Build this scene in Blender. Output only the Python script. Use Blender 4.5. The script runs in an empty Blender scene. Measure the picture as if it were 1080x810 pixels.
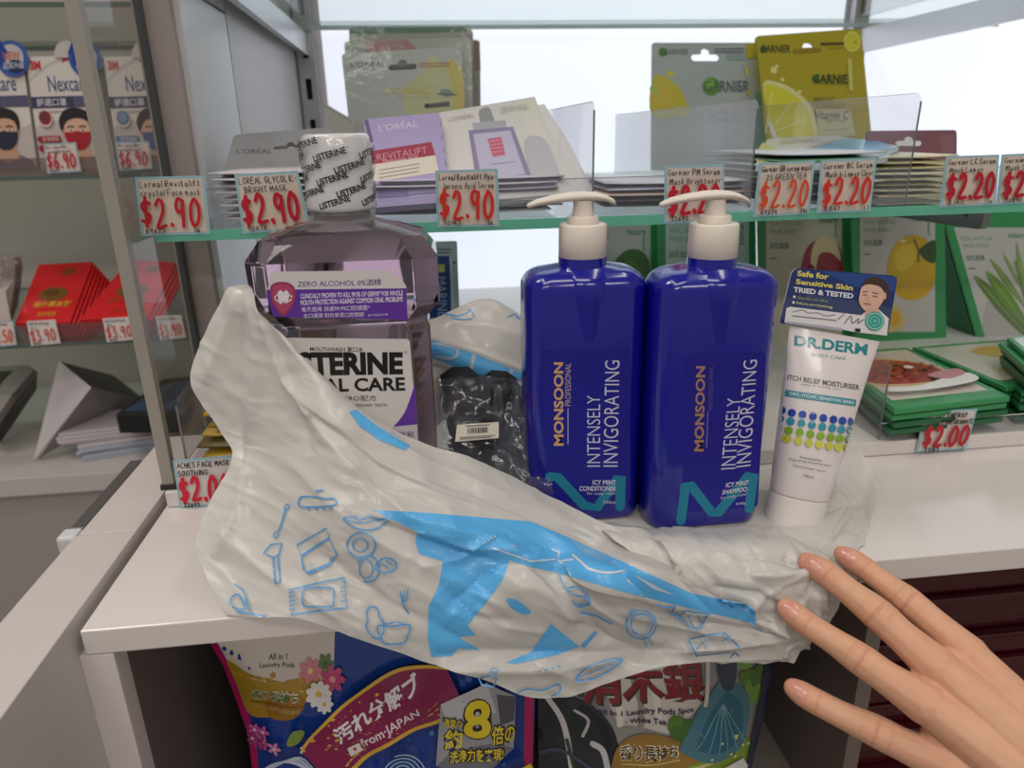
import bpy, bmesh, math, random
import numpy as np
from mathutils import Vector, Matrix, geometry
random.seed(7)
SC = bpy.context.scene
COL = SC.collection

# ---------------------------------------------------------------- camera, world, lights, exposure
FPX, YAW, PIT, ROL = 750.0, math.radians(6.4), math.radians(19.4), math.radians(1.2)
CAM = np.array([0, 0, .25])
_R0 = np.array([math.cos(YAW), -math.sin(YAW), 0])
_F = np.array([math.sin(YAW)*math.cos(PIT), math.cos(YAW)*math.cos(PIT), -math.sin(PIT)])
_U0 = np.cross(_R0, _F)
_R = math.cos(ROL)*_R0 - math.sin(ROL)*_U0
_U = math.sin(ROL)*_R0 + math.cos(ROL)*_U0
cam = bpy.data.cameras.new('camera')
cam.sensor_width = 36.0
cam.lens = FPX/1080*36.0
cam.clip_start = .01
cam.dof.use_dof = True
cam.dof.focus_distance = .46
cam.dof.aperture_fstop = 9
camo = bpy.data.objects.new('camera', cam)
COL.objects.link(camo)
camo.matrix_world = Matrix(((_R[0], _U[0], -_F[0], CAM[0]), (_R[1], _U[1], -_F[1], CAM[1]), (_R[2], _U[2], -_F[2], CAM[2]), (0, 0, 0, 1)))
SC.camera = camo

W = bpy.data.worlds.new('store_air')
SC.world = W
W.use_nodes = True
W.node_tree.nodes['Background'].inputs[0].default_value = (1.0, .93, .87, 1)
W.node_tree.nodes['Background'].inputs[1].default_value = .30

def area_light(name, loc, size, power, rot=(0, 0, 0), col=(1, .95, .88)):
    d = bpy.data.lights.new(name, 'AREA')
    d.shape = 'RECTANGLE'
    d.size, d.size_y, d.energy, d.color = size[0], size[1], power, col
    o = bpy.data.objects.new(name, d)
    o.location, o.rotation_euler = loc, rot
    COL.objects.link(o)
    return o
area_light('ceiling_lamp', (-.55, .10, 1.66), (.16, 1.1), 4.5)
area_light('ceiling_lamp', (.75, .20, 1.66), (.16, 1.1), 5)
area_light('ceiling_lamp', (-.1, -.7, 1.66), (1.2, .3), 10.5)
area_light('ceiling_lamp', (-.8, -2.4, 1.66), (1.2, .3), 23)
area_light('ceiling_lamp', (.9, -2.4, 1.66), (1.2, .3), 23)
area_light('ceiling_lamp', (-1.0, .55, 1.66), (.5, .3), 8)

SC.view_settings.view_transform = 'Standard'
SC.view_settings.look = 'None'
SC.view_settings.gamma = 1
SC.view_settings.use_curve_mapping = False
SC.view_settings.exposure = 0.0

# ---------------------------------------------------------------- measuring the place from the photograph
def ray(px, py):
    return _F + _R*(px-540)/FPX + _U*(405-py)/FPX
def at(px, py, X=None, Y=None, Z=None):
    d = ray(px, py)
    t = (X-CAM[0])/d[0] if X is not None else (Y-CAM[1])/d[1] if Y is not None else (Z-CAM[2])/d[2]
    return Vector(CAM+t*d)
class Plane:
    """A real plane in the place, through p with normal n; hit() is where a sight line meets it."""
    def __init__(s, p, n):
        s.p = np.array(p, float); n = np.array(n, float); s.n = n/np.linalg.norm(n)
        if s.n @ (CAM-s.p) < 0: s.n = -s.n
    def hit(s, px, py, lift=0.):
        d = ray(px, py)
        t = ((s.p-CAM) @ s.n)/(d @ s.n)
        return Vector(CAM+t*d+s.n*lift)
def upright(Y, lean=0, turn=0, z=0., x=0.):
    """Standing plane at depth Y (at height z); lean backwards and turn in degrees."""
    l, t = math.radians(lean), math.radians(turn)
    return Plane((x, Y, z), (-math.sin(t)*math.cos(l), -math.cos(t)*math.cos(l), math.sin(l)))
def flat(z, tiltx=0, tilty=0, x=0, y=0):
    return Plane((x, y, z), (math.tan(math.radians(tiltx)), math.tan(math.radians(tilty)), 1))

# ---------------------------------------------------------------- materials
def lin(c):
    return tuple((v/255/12.92 if v/255 <= .04045 else ((v/255+.055)/1.055)**2.4) for v in c[:3]) + (1,)
_m = {}
def MAT(name, c=(200, 200, 200), rough=.5, metal=0, coat=0, sss=0, trans=0, ior=1.45, bump=0, bscale=200, var=0, vscale=40, attr=False, spec=.5, translucent=0, emit=0, stretch=(1, 1, 1)):
    if name in _m: return _m[name]
    m = bpy.data.materials.new(name); m.use_nodes = True
    N, L = m.node_tree.nodes, m.node_tree.links
    b = N['Principled BSDF']; out = N['Material Output']
    b.inputs['Base Color'].default_value = lin(c)
    b.inputs['Roughness'].default_value = rough
    b.inputs['Metallic'].default_value = metal
    b.inputs['IOR'].default_value = ior
    b.inputs['Specular IOR Level'].default_value = spec
    b.inputs['Coat Weight'].default_value = coat
    b.inputs['Coat Roughness'].default_value = .08
    b.inputs['Transmission Weight'].default_value = trans
    if sss:
        b.inputs['Subsurface Weight'].default_value = sss
        b.inputs['Subsurface Radius'].default_value = (.006, .0025, .0015)
        b.inputs['Subsurface Scale'].default_value = .6
    if emit:
        b.inputs['Emission Color'].default_value = lin(c)
        b.inputs['Emission Strength'].default_value = emit
    src = None
    if attr:
        a = N.new('ShaderNodeVertexColor'); a.layer_name = 'Col'; src = a.outputs[0]
    if var or bump:
        tc = N.new('ShaderNodeTexCoord'); mp = N.new('ShaderNodeMapping'); mp.inputs['Scale'].default_value = stretch
        L.new(tc.outputs['Object'], mp.inputs[0])
    if var:
        n = N.new('ShaderNodeTexNoise'); n.inputs['Scale'].default_value = vscale; n.inputs['Detail'].default_value = 4
        L.new(mp.outputs[0], n.inputs['Vector'])
        h = N.new('ShaderNodeHueSaturation')
        r = N.new('ShaderNodeMapRange'); r.inputs['To Min'].default_value = 1-var; r.inputs['To Max'].default_value = 1+var
        L.new(n.outputs[0], r.inputs[0]); L.new(r.outputs[0], h.inputs['Value'])
        h.inputs['Color'].default_value = lin(c)
        if src: L.new(src, h.inputs['Color'])
        src = h.outputs[0]
    if src: L.new(src, b.inputs['Base Color'])
    if bump:
        n = N.new('ShaderNodeTexNoise'); n.inputs['Scale'].default_value = bscale; n.inputs['Detail'].default_value = 3
        L.new(mp.outputs[0], n.inputs['Vector'])
        bp = N.new('ShaderNodeBump'); bp.inputs['Strength'].default_value = bump; bp.inputs['Distance'].default_value = .002
        L.new(n.outputs[0], bp.inputs['Height']); L.new(bp.outputs[0], b.inputs['Normal'])
        if coat: L.new(bp.outputs[0], b.inputs['Coat Normal'])
    if translucent:
        t = N.new('ShaderNodeBsdfTranslucent'); mx = N.new('ShaderNodeMixShader'); mx.inputs[0].default_value = translucent
        t.inputs[0].default_value = lin(c)
        if src: L.new(src, t.inputs[0])
        L.new(b.outputs[0], mx.inputs[1]); L.new(t.outputs[0], mx.inputs[2]); L.new(mx.outputs[0], out.inputs[0])
    _m[name] = m
    return m
def CLEAR(name, tint=(240, 250, 246), haze=0., hazec=(225, 225, 225), gloss=1., bump=0, bscale=60, rough=.02, ior=1.45):
    """Thin clear sheet (glass pane, acrylic, film): what lies behind shows, tinted, under a mirror-like film."""
    if name in _m: return _m[name]
    m = bpy.data.materials.new(name); m.use_nodes = True
    N, L = m.node_tree.nodes, m.node_tree.links
    N.remove(N['Principled BSDF']); out = N['Material Output']
    t = N.new('ShaderNodeBsdfTransparent'); t.inputs[0].default_value = lin(tint)
    g = N.new('ShaderNodeBsdfGlossy'); g.inputs['Roughness'].default_value = rough
    # mirror share by angle, the same from both sides (Schlick)
    fr = N.new('ShaderNodeLayerWeight'); fr.inputs['Blend'].default_value = .5
    f0 = ((ior-1)/(ior+1))**2
    pw = N.new('ShaderNodeMath'); pw.operation = 'POWER'; pw.inputs[1].default_value = 5
    L.new(fr.outputs['Facing'], pw.inputs[0])
    ma = N.new('ShaderNodeMath'); ma.operation = 'MULTIPLY_ADD'; ma.use_clamp = True
    ma.inputs[1].default_value = (1-f0)*min(gloss, 1); ma.inputs[2].default_value = f0*gloss
    L.new(pw.outputs[0], ma.inputs[0])
    mx = N.new('ShaderNodeMixShader'); L.new(ma.outputs[0], mx.inputs[0])
    base = t
    if haze:
        d1 = N.new('ShaderNodeBsdfDiffuse'); d1.inputs[0].default_value = lin(hazec)
        d2 = N.new('ShaderNodeBsdfTranslucent'); d2.inputs[0].default_value = lin(hazec)
        d = N.new('ShaderNodeMixShader'); L.new(d1.outputs[0], d.inputs[1]); L.new(d2.outputs[0], d.inputs[2])
        m2 = N.new('ShaderNodeMixShader'); m2.inputs[0].default_value = haze
        L.new(t.outputs[0], m2.inputs[1]); L.new(d.outputs[0], m2.inputs[2]); base = m2
    if bump:
        tc = N.new('ShaderNodeTexCoord')
        n = N.new('ShaderNodeTexNoise'); n.inputs['Scale'].default_value = bscale; n.inputs['Detail'].default_value = 2
        L.new(tc.outputs['Object'], n.inputs['Vector'])
        bp = N.new('ShaderNodeBump'); bp.inputs['Strength'].default_value = bump; bp.inputs['Distance'].default_value = .004
        L.new(n.outputs[0], bp.inputs['Height']); L.new(bp.outputs[0], g.inputs['Normal']); L.new(bp.outputs[0], fr.inputs['Normal'])
    L.new(base.outputs[0], mx.inputs[1]); L.new(g.outputs[0], mx.inputs[2]); L.new(mx.outputs[0], out.inputs[0])
    _m[name] = m
    return m
INK = MAT('printed_ink', rough=.45, attr=True)
INKG = MAT('printed_gloss', rough=.22, attr=True, coat=.3)
INKP = MAT('printed_paper', rough=.8, attr=True)
FOIL = MAT('printed_foil', rough=.3, attr=True, bump=.35, bscale=45, coat=.3)

# ---------------------------------------------------------------- scene helpers
def link(o, parent=None, kind=None):
    COL.objects.link(o)
    if parent is not None: o.parent = parent; o.matrix_parent_inverse = parent.matrix_world.inverted()
    if kind: o['kind'] = kind
    return o
def tag(o, label, cat, group=None):
    o['label'] = label; o['category'] = cat
    if group: o['group'] = group
    return o
def thing(name, label, cat, loc=(0, 0, 0), group=None, rotz=0):
    o = bpy.data.objects.new(name, None); o.empty_display_size = .02
    o.location = loc; o.rotation_euler = (0, 0, rotz)
    COL.objects.link(o); bpy.context.view_layer.update()
    return tag(o, label, cat, group)
def raw(name, verts, faces, mat, parent=None, cols=None, smooth=False, kind=None, fmats=None):
    me = bpy.data.meshes.new(name)
    me.from_pydata([tuple(v) for v in verts], [], [tuple(f) for f in faces])
    for m in (mat if isinstance(mat, (list, tuple)) else [mat]): me.materials.append(m)
    if fmats: me.polygons.foreach_set('material_index', fmats)
    if cols is not None:
        ca = me.color_attributes.new('Col', 'FLOAT_COLOR', 'POINT')
        ca.data.foreach_set('color', np.array(cols, np.float32).reshape(-1))
    if smooth: me.polygons.foreach_set('use_smooth', [True]*len(me.polygons))
    me.update()
    o = bpy.data.objects.new(name, me)
    if parent is not None:
        inv = parent.matrix_world.inverted()
        me.transform(inv)
    COL.objects.link(o)
    if parent is not None: o.parent = parent
    if kind: o['kind'] = kind
    return o
class MB:
    """Collects simple shapes; build() links them as ONE mesh object."""
    def __init__(s): s.v = []; s.f = []; s.c = []; s.mi = []; s.col = (1, 1, 1, 1); s.m = 0
    def add(s, vs, fs):
        b = len(s.v); s.v += [tuple(v) for v in vs]; s.c += [s.col]*len(vs)
        s.f += [tuple(i+b for i in f) for f in fs]; s.mi += [s.m]*len(fs)
        return s
    def box(s, x0, x1, y0, y1, z0, z1, M=None):
        vs = [(x, y, z) for z in (z0, z1) for y in (y0, y1) for x in (x0, x1)]
        if M is not None: vs = [M @ Vector(v) for v in vs]
        return s.add(vs, [(0, 2, 3, 1), (4, 5, 7, 6), (0, 1, 5, 4), (2, 6, 7, 3), (0, 4, 6, 2), (1, 3, 7, 5)])
    def rings(s, rings, cap0=True, cap1=True, closed=True):
        n = len(rings[0]); vs = [p for r in rings for p in r]; fs = []
        for i in range(len(rings)-1):
            for j in range(n if closed else n-1):
                k = (j+1) % n
                fs.append((i*n+j, i*n+k, (i+1)*n+k, (i+1)*n+j))
        if cap0: fs.append(tuple(range(n-1, -1, -1)))
        if cap1: fs.append(tuple(range((len(rings)-1)*n, len(rings)*n)))
        return s.add(vs, fs)
    def lathe(s, prof, c=(0, 0), n=32, cap0=True, cap1=True, ripple=0, M=None):
        rs = []
        for r, z in prof:
            ring = [Vector((c[0]+r*(1+(ripple if j % 2 else 0))*math.cos(2*math.pi*j/n), c[1]+r*(1+(ripple if j % 2 else 0))*math.sin(2*math.pi*j/n), z)) for j in range(n)]
            rs.append([M @ p for p in ring] if M is not None else ring)
        return s.rings(rs, cap0, cap1)
    def tube(s, pts, r, n=8, cap=True):
        pts = [Vector(p) for p in pts]; rs = []; up = Vector((0, 0, 1))
        for i, p in enumerate(pts):
            t = (pts[min(i+1, len(pts)-1)]-pts[max(i-1, 0)]).normalized()
            a = t.cross(up)
            if a.length < .05: a = t.cross(Vector((1, 0, 0)))
            a.normalize(); b = t.cross(a).normalized()
            ri = r[i] if isinstance(r, (list, tuple)) else r
            rs.append([p+a*ri*math.cos(2*math.pi*j/n)+b*ri*math.sin(2*math.pi*j/n) for j in range(n)])
        return s.rings(rs, cap, cap)
    def quad(s, a, b, c, d): return s.add([a, b, c, d], [(0, 1, 2, 3)])
    def slab(s, outline, t, holes=()):
        """Solid plate: outline (3-D points), thickness vector t, optional holes."""
        loops = [[Vector(p) for p in outline]]+[[Vector(p) for p in h] for h in holes]
        tris = geometry.tessellate_polygon(loops)
        fl = [p for l in loops for p in l]; n = len(fl); t = Vector(t)
        nrm = Vector((0, 0, 0)); o = loops[0]
        for i in range(len(o)): nrm += o[i].cross(o[(i+1) % len(o)])
        vs = fl+[p+t for p in fl]; fs = []
        for tr in tris:
            a, b, c = tr
            if (fl[b]-fl[a]).cross(fl[c]-fl[a]).dot(t) > 0: a, b, c = c, b, a
            fs += [(a, b, c), (c+n, b+n, a+n)]
        k = 0
        for l in loops:
            m = len(l)
            for i in range(m): fs.append((k+i, k+(i+1) % m, n+k+(i+1) % m, n+k+i))
            k += m
        return s.add(vs, fs)
    def build(s, name, mat, parent=None, smooth=False, bevel=0, seg=2, kind=None, cols=False, fix=True, sub=0, angle=None):
        o = raw(name, s.v, s.f, mat, parent, s.c if cols else None, smooth, kind, s.mi if isinstance(mat, (list, tuple)) else None)
        if fix:
            bm = bmesh.new(); bm.from_mesh(o.data); bmesh.ops.recalc_face_normals(bm, faces=bm.faces); bm.to_mesh(o.data); bm.free()
        if bevel:
            b = o.modifiers.new('bevel', 'BEVEL'); b.width = bevel; b.segments = seg; b.limit_method = 'ANGLE'; b.angle_limit = math.radians(40)
            b.harden_normals = False
        if sub:
            m = o.modifiers.new('subsurf', 'SUBSURF'); m.levels = sub; m.render_levels = sub
        if angle: 
            o.data.polygons.foreach_set('use_smooth', [True]*len(o.data.polygons))
            o.data.set_sharp_from_angle(angle=math.radians(angle))
        return o
def copy_tree(o, parent=None):
    c = o.copy(); COL.objects.link(c)
    if parent is not None: c.parent = parent
    for ch in list(o.children): copy_tree(ch, c)
    return c

# ---------------------------------------------------------------- flat print: shapes in 2-D mapped on to a surface
_tc = {}
def text2d(s, bold=0., shear=0., track=1.):
    k = (s, bold, shear, track)
    if k in _tc: return _tc[k]
    cu = bpy.data.curves.new('t', 'FONT'); cu.body = s; cu.size = 1; cu.offset = bold; cu.shear = shear; cu.resolution_u = 3
    cu.space_character = track
    o = bpy.data.objects.new('t', cu); COL.objects.link(o)
    dg = bpy.context.evaluated_depsgraph_get(); ev = o.evaluated_get(dg); me = ev.to_mesh()
    me.calc_loop_triangles()
    v = np.array([p.co[:2] for p in me.vertices]) if len(me.vertices) else np.zeros((0, 2))
    t = [tuple(x.vertices) for x in me.loop_triangles]
    ev.to_mesh_clear(); bpy.data.objects.remove(o); bpy.data.curves.remove(cu)
    if len(v):
        lo, hi = v.min(0), v.max(0); v = (v-lo)/np.maximum(hi-lo, 1e-6)
    _tc[k] = (v, t)
    return _tc[k]
def curve(pts, n=8, closed=False):
    """Catmull-Rom through 2-D (or 3-D) points."""
    P = [np.array(p, float) for p in pts]; out = []; m = len(P)
    for i in range(m if closed else m-1):
        g = (lambda j: P[j % m]) if closed else (lambda j: P[min(max(j, 0), m-1)])
        a, b, c, d = g(i-1), g(i), g(i+1), g(i+2)
        for k in range(n):
            t = k/n
            out.append(tuple(.5*((2*b)+(-a+c)*t+(2*a-5*b+4*c-d)*t*t+(-a+3*b-3*c+d)*t**3)))
    if not closed: out.append(tuple(P[-1]))
    return out
def ell(cx, cy, rx, ry=None, n=24, a0=0, a1=360, rot=0):
    ry = rx if ry is None else ry; r = math.radians(rot); o = []
    for i in range(n+(0 if a1-a0 == 360 else 1)):
        t = math.radians(a0+(a1-a0)*i/n); x, y = rx*math.cos(t), ry*math.sin(t)
        o.append((cx+x*math.cos(r)-y*math.sin(r), cy+x*math.sin(r)+y*math.cos(r)))
    return o
def rrect(x0, y0, x1, y1, r, n=4):
    o = []
    for cx, cy, a in ((x1-r, y0+r, -90), (x1-r, y1-r, 0), (x0+r, y1-r, 90), (x0+r, y0+r, 180)):
        for i in range(n+1):
            t = math.radians(a+90*i/n); o.append((cx+r*math.cos(t), cy+r*math.sin(t)))
    return o
class Print:
    """Layered flat print. Coordinates are photograph pixels (y down) unless a map is given; surf(u, v, lift) gives the 3-D point."""
    def __init__(s, surf, base=.00012, step=.00004, map=None, maxlen=0): s.v = []; s.f = []; s.c = []; s.surf = surf; s.l = base; s.st = step; s.map = map; s.maxlen = maxlen
    def emit(s, v, tris, c):
        v = [tuple(p) for p in v]; tris = list(tris)
        if s.maxlen:
            work = tris; tris = []
            mid = {}
            while work:
                t = work.pop(); e = [(math.dist(v[t[i]], v[t[(i+1) % 3]]), i) for i in range(3)]
                d, i = max(e)
                if d <= s.maxlen: tris.append(t); continue
                a, b, cc = t[i], t[(i+1) % 3], t[(i+2) % 3]; k = (min(a, b), max(a, b))
                if k not in mid: mid[k] = len(v); v.append(((v[a][0]+v[b][0])/2, (v[a][1]+v[b][1])/2))
                m = mid[k]; work += [(a, m, cc), (m, b, cc)]
        b = len(s.v); L = lin(c)
        for p in v:
            if s.map: p = s.map(*p)
            s.v.append(tuple(s.surf(p[0], p[1], s.l))); s.c.append(L)
        s.f += [tuple(i+b for i in t) for t in tris]; s.l += s.st
        return s
    def poly(s, pts, c, holes=()):
        loops = [[Vector((p[0], p[1], 0)) for p in l] for l in [pts]+list(holes)]
        return s.emit([(p.x, p.y) for l in loops for p in l], geometry.tessellate_polygon(loops), c)
    def rect(s, x0, y0, x1, y1, c): return s.poly([(x0, y0), (x1, y0), (x1, y1), (x0, y1)], c)
    def ring(s, cx, cy, r, w, c, ry=None, n=24):
        ry = r if ry is None else ry
        return s.poly(ell(cx, cy, r, ry, n), c, [ell(cx, cy, r-w, ry-w, n)])
    def line(s, pts, w, c, closed=False):
        P = [np.array(p, float) for p in pts]; P = [p for i, p in enumerate(P) if i == 0 or np.linalg.norm(p-P[i-1]) > 1e-6]
        if len(P) < 2: return s
        n = len(P); L = []; 
        for i in range(n):
            a = P[i-1] if (i > 0 or closed) else P[i]; b = P[(i+1) % n] if (i < n-1 or closed) else P[i]
            t = b-a; t = t/(np.linalg.norm(t)+1e-9); nr = np.array([-t[1], t[0]])
            L += [P[i]+nr*w/2, P[i]-nr*w/2]
        keep = s.st; s.st = .000003      # every piece a hair above the last, so crossings do not coincide
        for i in range(n if closed else n-1):
            a, b, c2, d = 2*i, 2*i+1, 2*((i+1) % n)+1, 2*((i+1) % n)
            s.emit([L[a], L[b], L[c2], L[d]], [(0, 1, 2), (0, 2, 3)], c)
        if not closed:      # round ends
            for i, j in ((0, 1), (n-1, n-2)):
                t = P[i]-P[j]; t = t/(np.linalg.norm(t)+1e-9); nr = np.array([-t[1], t[0]])
                s.emit([P[i]+(nr*math.cos(k*math.pi/5)+t*math.sin(k*math.pi/5))*w/2 for k in range(6)], [(0, k, k+1) for k in range(1, 5)], c)
        s.st = keep; s.l += keep
        return s
    def text(s, t, x0, y0, x1, y1, c, bold=0., shear=0., q=None, track=1., up=0):
        """Text filling the box x0,y0 (top left) - x1,y1; q = four corners TL,TR,BR,BL instead; up=1 reads upwards."""
        v, tr = text2d(t, bold, shear, track)
        if q is None: q = [(x0, y0), (x1, y0), (x1, y1), (x0, y1)] if not up else [(x0, y1), (x0, y0), (x1, y0), (x1, y1)]
        q = [np.array(p, float) for p in q]; o = []
        for u, w in v:
            o.append(tuple((q[3]*(1-u)+q[2]*u)*(1-w)+(q[0]*(1-u)+q[1]*u)*w))
        return s.emit(o, tr, c)
    def build(s, name, parent=None, mat=None, smooth=False):
        return raw(name, s.v, s.f, mat or INK, parent, s.c, smooth)
def qmap(q):
    """Unit square (u right, v down) -> the quad q = TL, TR, BR, BL."""
    q = [np.array(p, float) for p in q]
    return lambda u, v: tuple((q[0]*(1-u)+q[1]*u)*(1-v)+(q[3]*(1-u)+q[2]*u)*v)

# ================================================================ the setting
WHITE = MAT('white_laminate', (216, 209, 206), .14, var=.015, vscale=8, spec=.5)
WHITE2 = MAT('white_board', (198, 190, 188), .35)
GREYB = MAT('grey_board', (150, 143, 141), .5, bump=.1, bscale=900)
PALE = MAT('pale_pink_grey_board', (160, 148, 145), .45)
DARK = MAT('dark_interior', (108, 99, 96), .55)
METAL = MAT('brushed_metal', (190, 190, 192), .3, .9, bump=.05, bscale=300, stretch=(1, 1, 14))
DMETAL = MAT('dark_steel', (96, 96, 96), .4, .8)
GLASS = CLEAR('shelf_glass', (226, 240, 234), ior=1.5)
GEDGE = MAT('green_glass_edge', (150, 226, 204), .15, translucent=.6)
GEDGD = MAT('dark_glass_edge', (58, 84, 78), .15)
ACRYL = CLEAR('clear_acrylic', (248, 248, 250), haze=.05, hazec=(240, 240, 244), gloss=.5)
ACRYLM = CLEAR('milky_acrylic', (244, 244, 246), haze=.22, hazec=(250, 250, 252), gloss=.15)
AEDGE = MAT('acrylic_edge', (110, 112, 116), .3)
def struct(name, mb, mat, bevel=0, parent=None):
    return mb.build(name, mat, parent, bevel=bevel, kind='structure' if parent is None else None)
ZS, YS, YB = .1905, .53, 1.15              # upper shelf height, its front, the lit back wall
struct('floor', MB().box(-2.2, 2.2, -3.2, 2.0, -.83, -.80), MAT('floor_tile', (120, 112, 106), .35, var=.05, vscale=3))
struct('ceiling', MB().box(-2.2, 2.2, -3.2, 2.0, 1.68, 1.71), MAT('ceiling_board', (225, 222, 218), .8))
LIT = MAT('lit_panel', (238, 240, 255), .6, emit=.72)
wb = struct('wall_back', MB().box(-.2, 1.35, YB+.012, YB+.03, -.02, 1.1), WHITE2)
MB().box(-.135, .655, YB, YB+.012, .012, 1.0).build('lit_panel', LIT, wb)
MB().box(.700, 1.33, YB, YB+.012, .012, 1.0).build('lit_panel', LIT, wb)
# side wall of the display: two boards with a joint, and its pale front edge
ws = struct('wall_left', MB().box(-.203, -.177, .602, 1.17, -.02, 1.1), PALE)
SIDE = MAT('side_board', (196, 196, 199), .25)
SIDE2 = MAT('side_board_inner', (176, 171, 169), .3)
MB().box(-.177, -.172, .612, .748, .36, 1.1).build('board', SIDE, ws)
MB().box(-.177, -.172, .612, .748, .0, .3575).build('board', SIDE, ws)
MB().box(-.177, -.172, .751, 1.145, .0, 1.1).build('board', SIDE2, ws)
def standard(x, label):
    t = thing('slotted_standard', label, 'shelf rail', (x, YB-.012, 0))
    a = MB(); w = .012
    z0, z1, pitch = 0., .9, .055
    k = z0
    a.box(x-w, x-.004, YB-.014, YB, z0, z1); a.box(x+.004, x+w, YB-.014, YB, z0, z1)
    while k < z1:
        a.box(x-.004, x+.004, YB-.014, YB, k, min(k+.027, z1)); k += pitch
    a.build('rail', METAL, t)
    MB().box(x-.004, x+.004, YB-.006, YB-.001, z0, z1).build('rail_back', MAT('slot_dark', (25, 25, 27), .8), t)
    return t
standard(-.158, 'left slotted metal shelf rail at the corner of the back wall')
standard(.676, 'right slotted metal shelf rail beside the yellow sheet mask')
def bracket(x, y0, z, h, label, parent_name='shelf_bracket', col=METAL):
    t = thing(parent_name, label, 'bracket', (x, YB-.02, z))
    a = MB()
    o = [(x-.004, YB-.006, z), (x-.004, y0, z), (x-.004, y0, z-h*.72), (x-.004, y0+.006, z-h*.8), (x-.004, YB-.006, z-h)]
    a.slab(o, (.008, 0, 0)); a.build('arm', col, t, bevel=.0008)
    s = MB(); s.lathe([(.0028, -.0005), (.0028, .0005), (.0012, .0008)], n=12, M=Matrix.Translation((x-.0042, y0+.022, z-h*.4)) @ Matrix.Rotation(-math.pi/2, 4, 'Y'))
    s.build('screw', DMETAL, t)
    return t
ZU = .398
bracket(-.158, .60, ZU-.008, .030, 'left metal bracket under the top glass shelf at the side wall')
bracket(.676, .56, ZU-.008, .034, 'right metal bracket under the top glass shelf')
bracket(.512, .612, ZS-.0085, .031, 'metal bracket end under the price tag shelf at the right', col=MAT('galvanised', (128, 134, 136), .38, .75, bump=.1, bscale=150))
# glass shelves
def glass_shelf(name, x0, x1, y0, y1, z1, th, label, edge=GEDGE):
    t = thing(name, label, 'shelf', ((x0+x1)/2, y0, z1))
    MB().quad((x0, y0, z1), (x1, y0, z1), (x1, y1, z1), (x0, y1, z1)).build('pane', GLASS, t, fix=False)
    MB().box(x0, x1, y0-.0006, y0, z1-th, z1).build('front_edge', edge, t)
    MB().box(x0, x1, y1, y1+.001, z1-th, z1).build('back_edge', edge, t)
    MB().box(x0-.0006, x0, y0, y1, z1-th, z1).build('side_edge', edge, t)
    return t
glass_shelf('glass_shelf', -.189, .90, YS, YB-.02, ZS, .0075, 'green edged glass shelf with the sheet masks and price tags')
glass_shelf('glass_shelf', -.165, .90, .62, YB-.02, ZU, .006, 'top glass shelf over the sheet masks, seen from below', MAT('pale_glass_edge', (196, 206, 206), .2, translucent=.5))
# counter, ledge and partitions
cn = thing('display_counter', 'white counter top carrying the plastic bag', 'counter', (.3, .345, -.02))
MB().box(-.2, 1.1, .345, YB, -.0158, 0).build('top', WHITE, cn, bevel=.0008)
MB().box(-.2055, -.186, .3455, .36, -.8, -.0165).build('leg_panel', WHITE, cn, bevel=.0006)
MB().box(-.2055, -.186, .3605, .75, -.8, -.0165).build('side_panel', DARK, cn)
MB().box(-.18, 1.1, .74, .75, -.8, -.0165).build('rear_panel', DARK, cn)
MB().box(-.186, 1.1, .39, .74, -.310, -.300).build('bottom_shelf', MAT('lower_shelf', (140, 130, 124), .5), cn)
MB().box(.300, .312, .395, .74, -.2998, -.0165).build('inner_divider', MAT('brown_grey_board', (120, 108, 102), .5), cn)
ld = thing('display_ledge', 'low white ledge along the back of the counter', 'ledge', (.3, .481, 0))
MB().box(-.198, 1.1, .481, YB-.001, .0004, .0125).build('ledge_block', WHITE, ld, bevel=.0008)
ps = thing('partition_panel', 'white laminate partition left of the counter with a butt joint', 'partition', (-.22, .3, -.8))
MB().box(-.2415, -.2035, .08, .4395, -.8, .0065).build('panel', WHITE2, ps, bevel=.0006)
MB().box(-.2400, -.2035, .4402, .602, -.8, .0065).build('panel', WHITE2, ps, bevel=.0006)
hg = thing('edge_clip', 'grey metal edge piece with a silver clip beside the white partition', 'clip', (-.25, .45, -.01))
MB().box(-.2515, -.2418, .452, .56, -.05, .0050).build('strip', MAT('grey_steel', (105, 102, 102), .4, .5), hg, bevel=.001)
MB().box(-.254, -.2418, .438, .4515, -.03, .0060).build('clip', MAT('clear_clip', (205, 205, 208), .2), hg, bevel=.002)
# glazed side screen
sg = thing('side_screen', 'glazed side screen with a slim grey post left of the display', 'glass screen', (-.196, .49, .013))
pm = MB().box(-.2005, -.1920, .486, .494, .0130, 1.0)
pm.build('post', MAT('post_grey', (152, 146, 138), .45), sg, bevel=.0006)
MB().box(-.2015, -.1905, .4845, .496, .0126, .0165).build('post_foot', MAT('foot_black', (45, 42, 40), .6), sg)
MB().quad((-.1962, .494, .014), (-.1962, .5995, .014), (-.1962, .5995, 1.0), (-.1962, .494, 1.0)).build('pane', CLEAR('screen_glass', (232, 232, 230), haze=.04, hazec=(200, 195, 195), ior=1.35), sg, fix=False)
MB().box(-.1985, -.1945, .5925, .6015, .014, 1.0).build('rear_channel', MAT('dark_channel', (70, 74, 74), .3), sg)

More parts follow.
